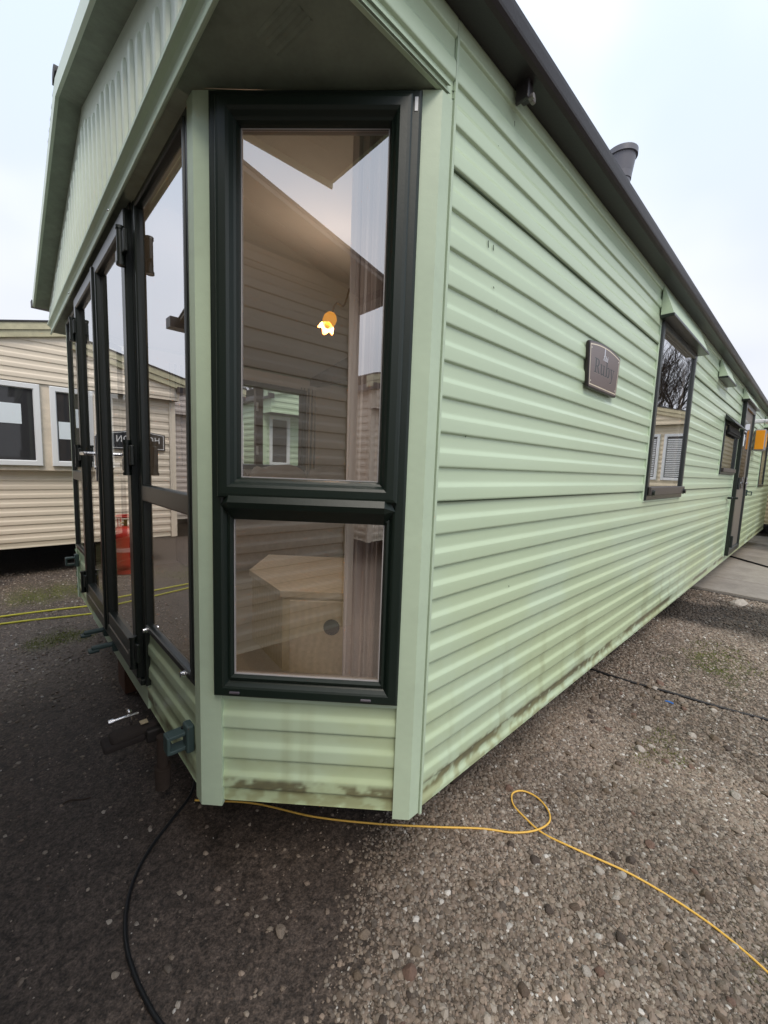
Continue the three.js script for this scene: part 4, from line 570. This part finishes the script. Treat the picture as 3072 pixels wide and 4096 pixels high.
{
  const t = thing('sofa', 'brown sofa with plump back cushions under the far window', 'sofa', [0, 0, 0]), fab = std(0xb8a48e, 0.9, { bumpMap: fine, bumpScale: 0.001, map: grime });
  part('base', rbox(3.2, 0.42, 0.75, 0.05, 2.0, 0.66, -3.38), fab, t);
  seed = 51; for (let i = 0; i < 4; i++) { const g = new THREE.SphereGeometry(1, 28, 20), p = g.attributes.position; for (let k = 0; k < p.count; k++) { const s = (v, e) => Math.sign(v) * Math.pow(Math.abs(v), e), x = p.getX(k), y = p.getY(k), z = p.getZ(k), w = 0.018 * Math.sin(x * 9 + i * 2 + y * 5) * (1 - Math.abs(z)); p.setXYZ(k, s(x, 0.45) * 0.385, s(y, 0.5) * 0.28 + w, z * 0.13 + w); } g.computeVertexNormals(); const c = part('back_cushion', g, fab, t); c.position.set(0.75 + i * 0.78, 1.21, -3.60); c.rotation.set(-0.12, 0, rnd(-0.04, 0.04)); }
}
{
  const drape = (name, label, x0, x1, z, y0, y1, hex) => { const g = new Geo(), N = 40, P = (i, y) => { const u = i / N; return [lerp(x0, x1, u) + 0.01 * Math.sin(y * 3 + i), y, z + 0.03 * Math.sin(u * 31) * (0.7 + 0.3 * sstep(y1, y0, y)) + 0.01 * Math.sin(u * 70)]; }; for (let k = 0; k < 6; k++) for (let i = 0; i < N; i++) { const a = lerp(y0, y1, k / 6), b = lerp(y0, y1, (k + 1) / 6); g.quad(P(i, a), P(i + 1, a), P(i + 1, b), P(i, b)); } top(name, g.build(), std(hex, 0.9, { side: THREE.DoubleSide }), label, 'curtain'); };
  drape('curtain', 'dark curtain hanging right of the far lounge window', 1.86, 2.12, -3.72, 1.0, 2.46, 0x4c433f);
  drape('curtain', 'dark curtain hanging left of the far lounge window', 0.36, 0.62, -3.72, 1.0, 2.46, 0x4c433f);
}
{
  const ub = V(AX, 0, BZ).normalize(), nb = V(-BZ, 0, AX).normalize(), g = new Geo(), N = 48, P = (i, y) => { const u = i / N, q = V(-AX, 0, -BZ).addScaledVector(ub, lerp(0.445, 0.655, u) + 0.004 * Math.sin(u * 40 + y * 2)).addScaledVector(nb, -0.10 + 0.018 * Math.sin(u * 38) + 0.008 * Math.sin(u * 83 + y)); return [q.x, y, q.z]; };
  for (let k = 0; k < 8; k++) for (let i = 0; i < N; i++) { const a = lerp(0.5, 2.53, k / 8), b = lerp(0.5, 2.53, (k + 1) / 8); g.quad(P(i, a), P(i + 1, a), P(i + 1, b), P(i, b)); }
  top('curtain', g.build(), std(0xcdbdb4, 0.9, { side: THREE.DoubleSide }), 'pale pinkish curtain added inside the right edge of the bay window to imitate a reflection', 'curtain');  // drape added to stand in for a pale reflection on the glass
}
{
  const t = thing('pendant_lamp', 'lit tulip glass lamp glowing amber inside the bay', 'lamp', [0.50, 2.335, -1.21]);
  const sh = part('lamp_shade', new THREE.LatheGeometry([[0.012, 0.062], [0.034, 0.055], [0.044, 0.03], [0.043, 0.0], [0.036, -0.022], [0.036, -0.03], [0.050, -0.056]].map((q) => new THREE.Vector2(...q)), 40), phys(0x9a5a12, 0.8, { side: THREE.DoubleSide, emissive: 0xffaa34, emissiveIntensity: 0.7 }), t); sh.rotation.set(-0.25, 0, -0.5);
  part('bulb', new THREE.SphereGeometry(0.020, 14, 10).translate(0, -0.035, 0), new THREE.MeshStandardMaterial({ color: 0x8a6a20, emissive: 0xffc848, emissiveIntensity: 0.8 }), sh);
  { const P = sh.geometry.attributes.position; for (let i = 0; i < P.count; i++) if (P.getY(i) < -0.025) { const a = Math.atan2(P.getZ(i), P.getX(i)), k = sstep(-0.025, -0.056, P.getY(i)); P.setY(i, P.getY(i) - 0.012 * k * Math.cos(5 * a)); P.setX(i, P.getX(i) * (1 + 0.12 * k * Math.cos(5 * a))); P.setZ(i, P.getZ(i) * (1 + 0.12 * k * Math.cos(5 * a))); } sh.geometry.computeVertexNormals(); sh.scale.setScalar(0.88); }
  part('lamp_arm', tube([V(0.02, 0.055, 0.0), V(0.07, 0.13, -0.03), V(0.16, 0.15, -0.08), V(0.26, 0.30, -0.15)], 0.006, 20, 6), std(0x6b5636, 0.4, { metalness: 0.7 }), t);
  const l = new THREE.PointLight(0xffe4cc, 0.55, 0, 2); l.position.set(-0.016, -0.03, 0.008); l.castShadow = true; l.shadow.radius = 1; t.add(l);
}

// ---------------------------------------------------------------- render
const renderer = new THREE.WebGLRenderer({ antialias: true });
renderer.setSize(768, 1024); renderer.toneMapping = THREE.LinearToneMapping; renderer.toneMappingExposure = EXPOSURE; renderer.shadowMap.enabled = true;
renderer.render(scene, camera);
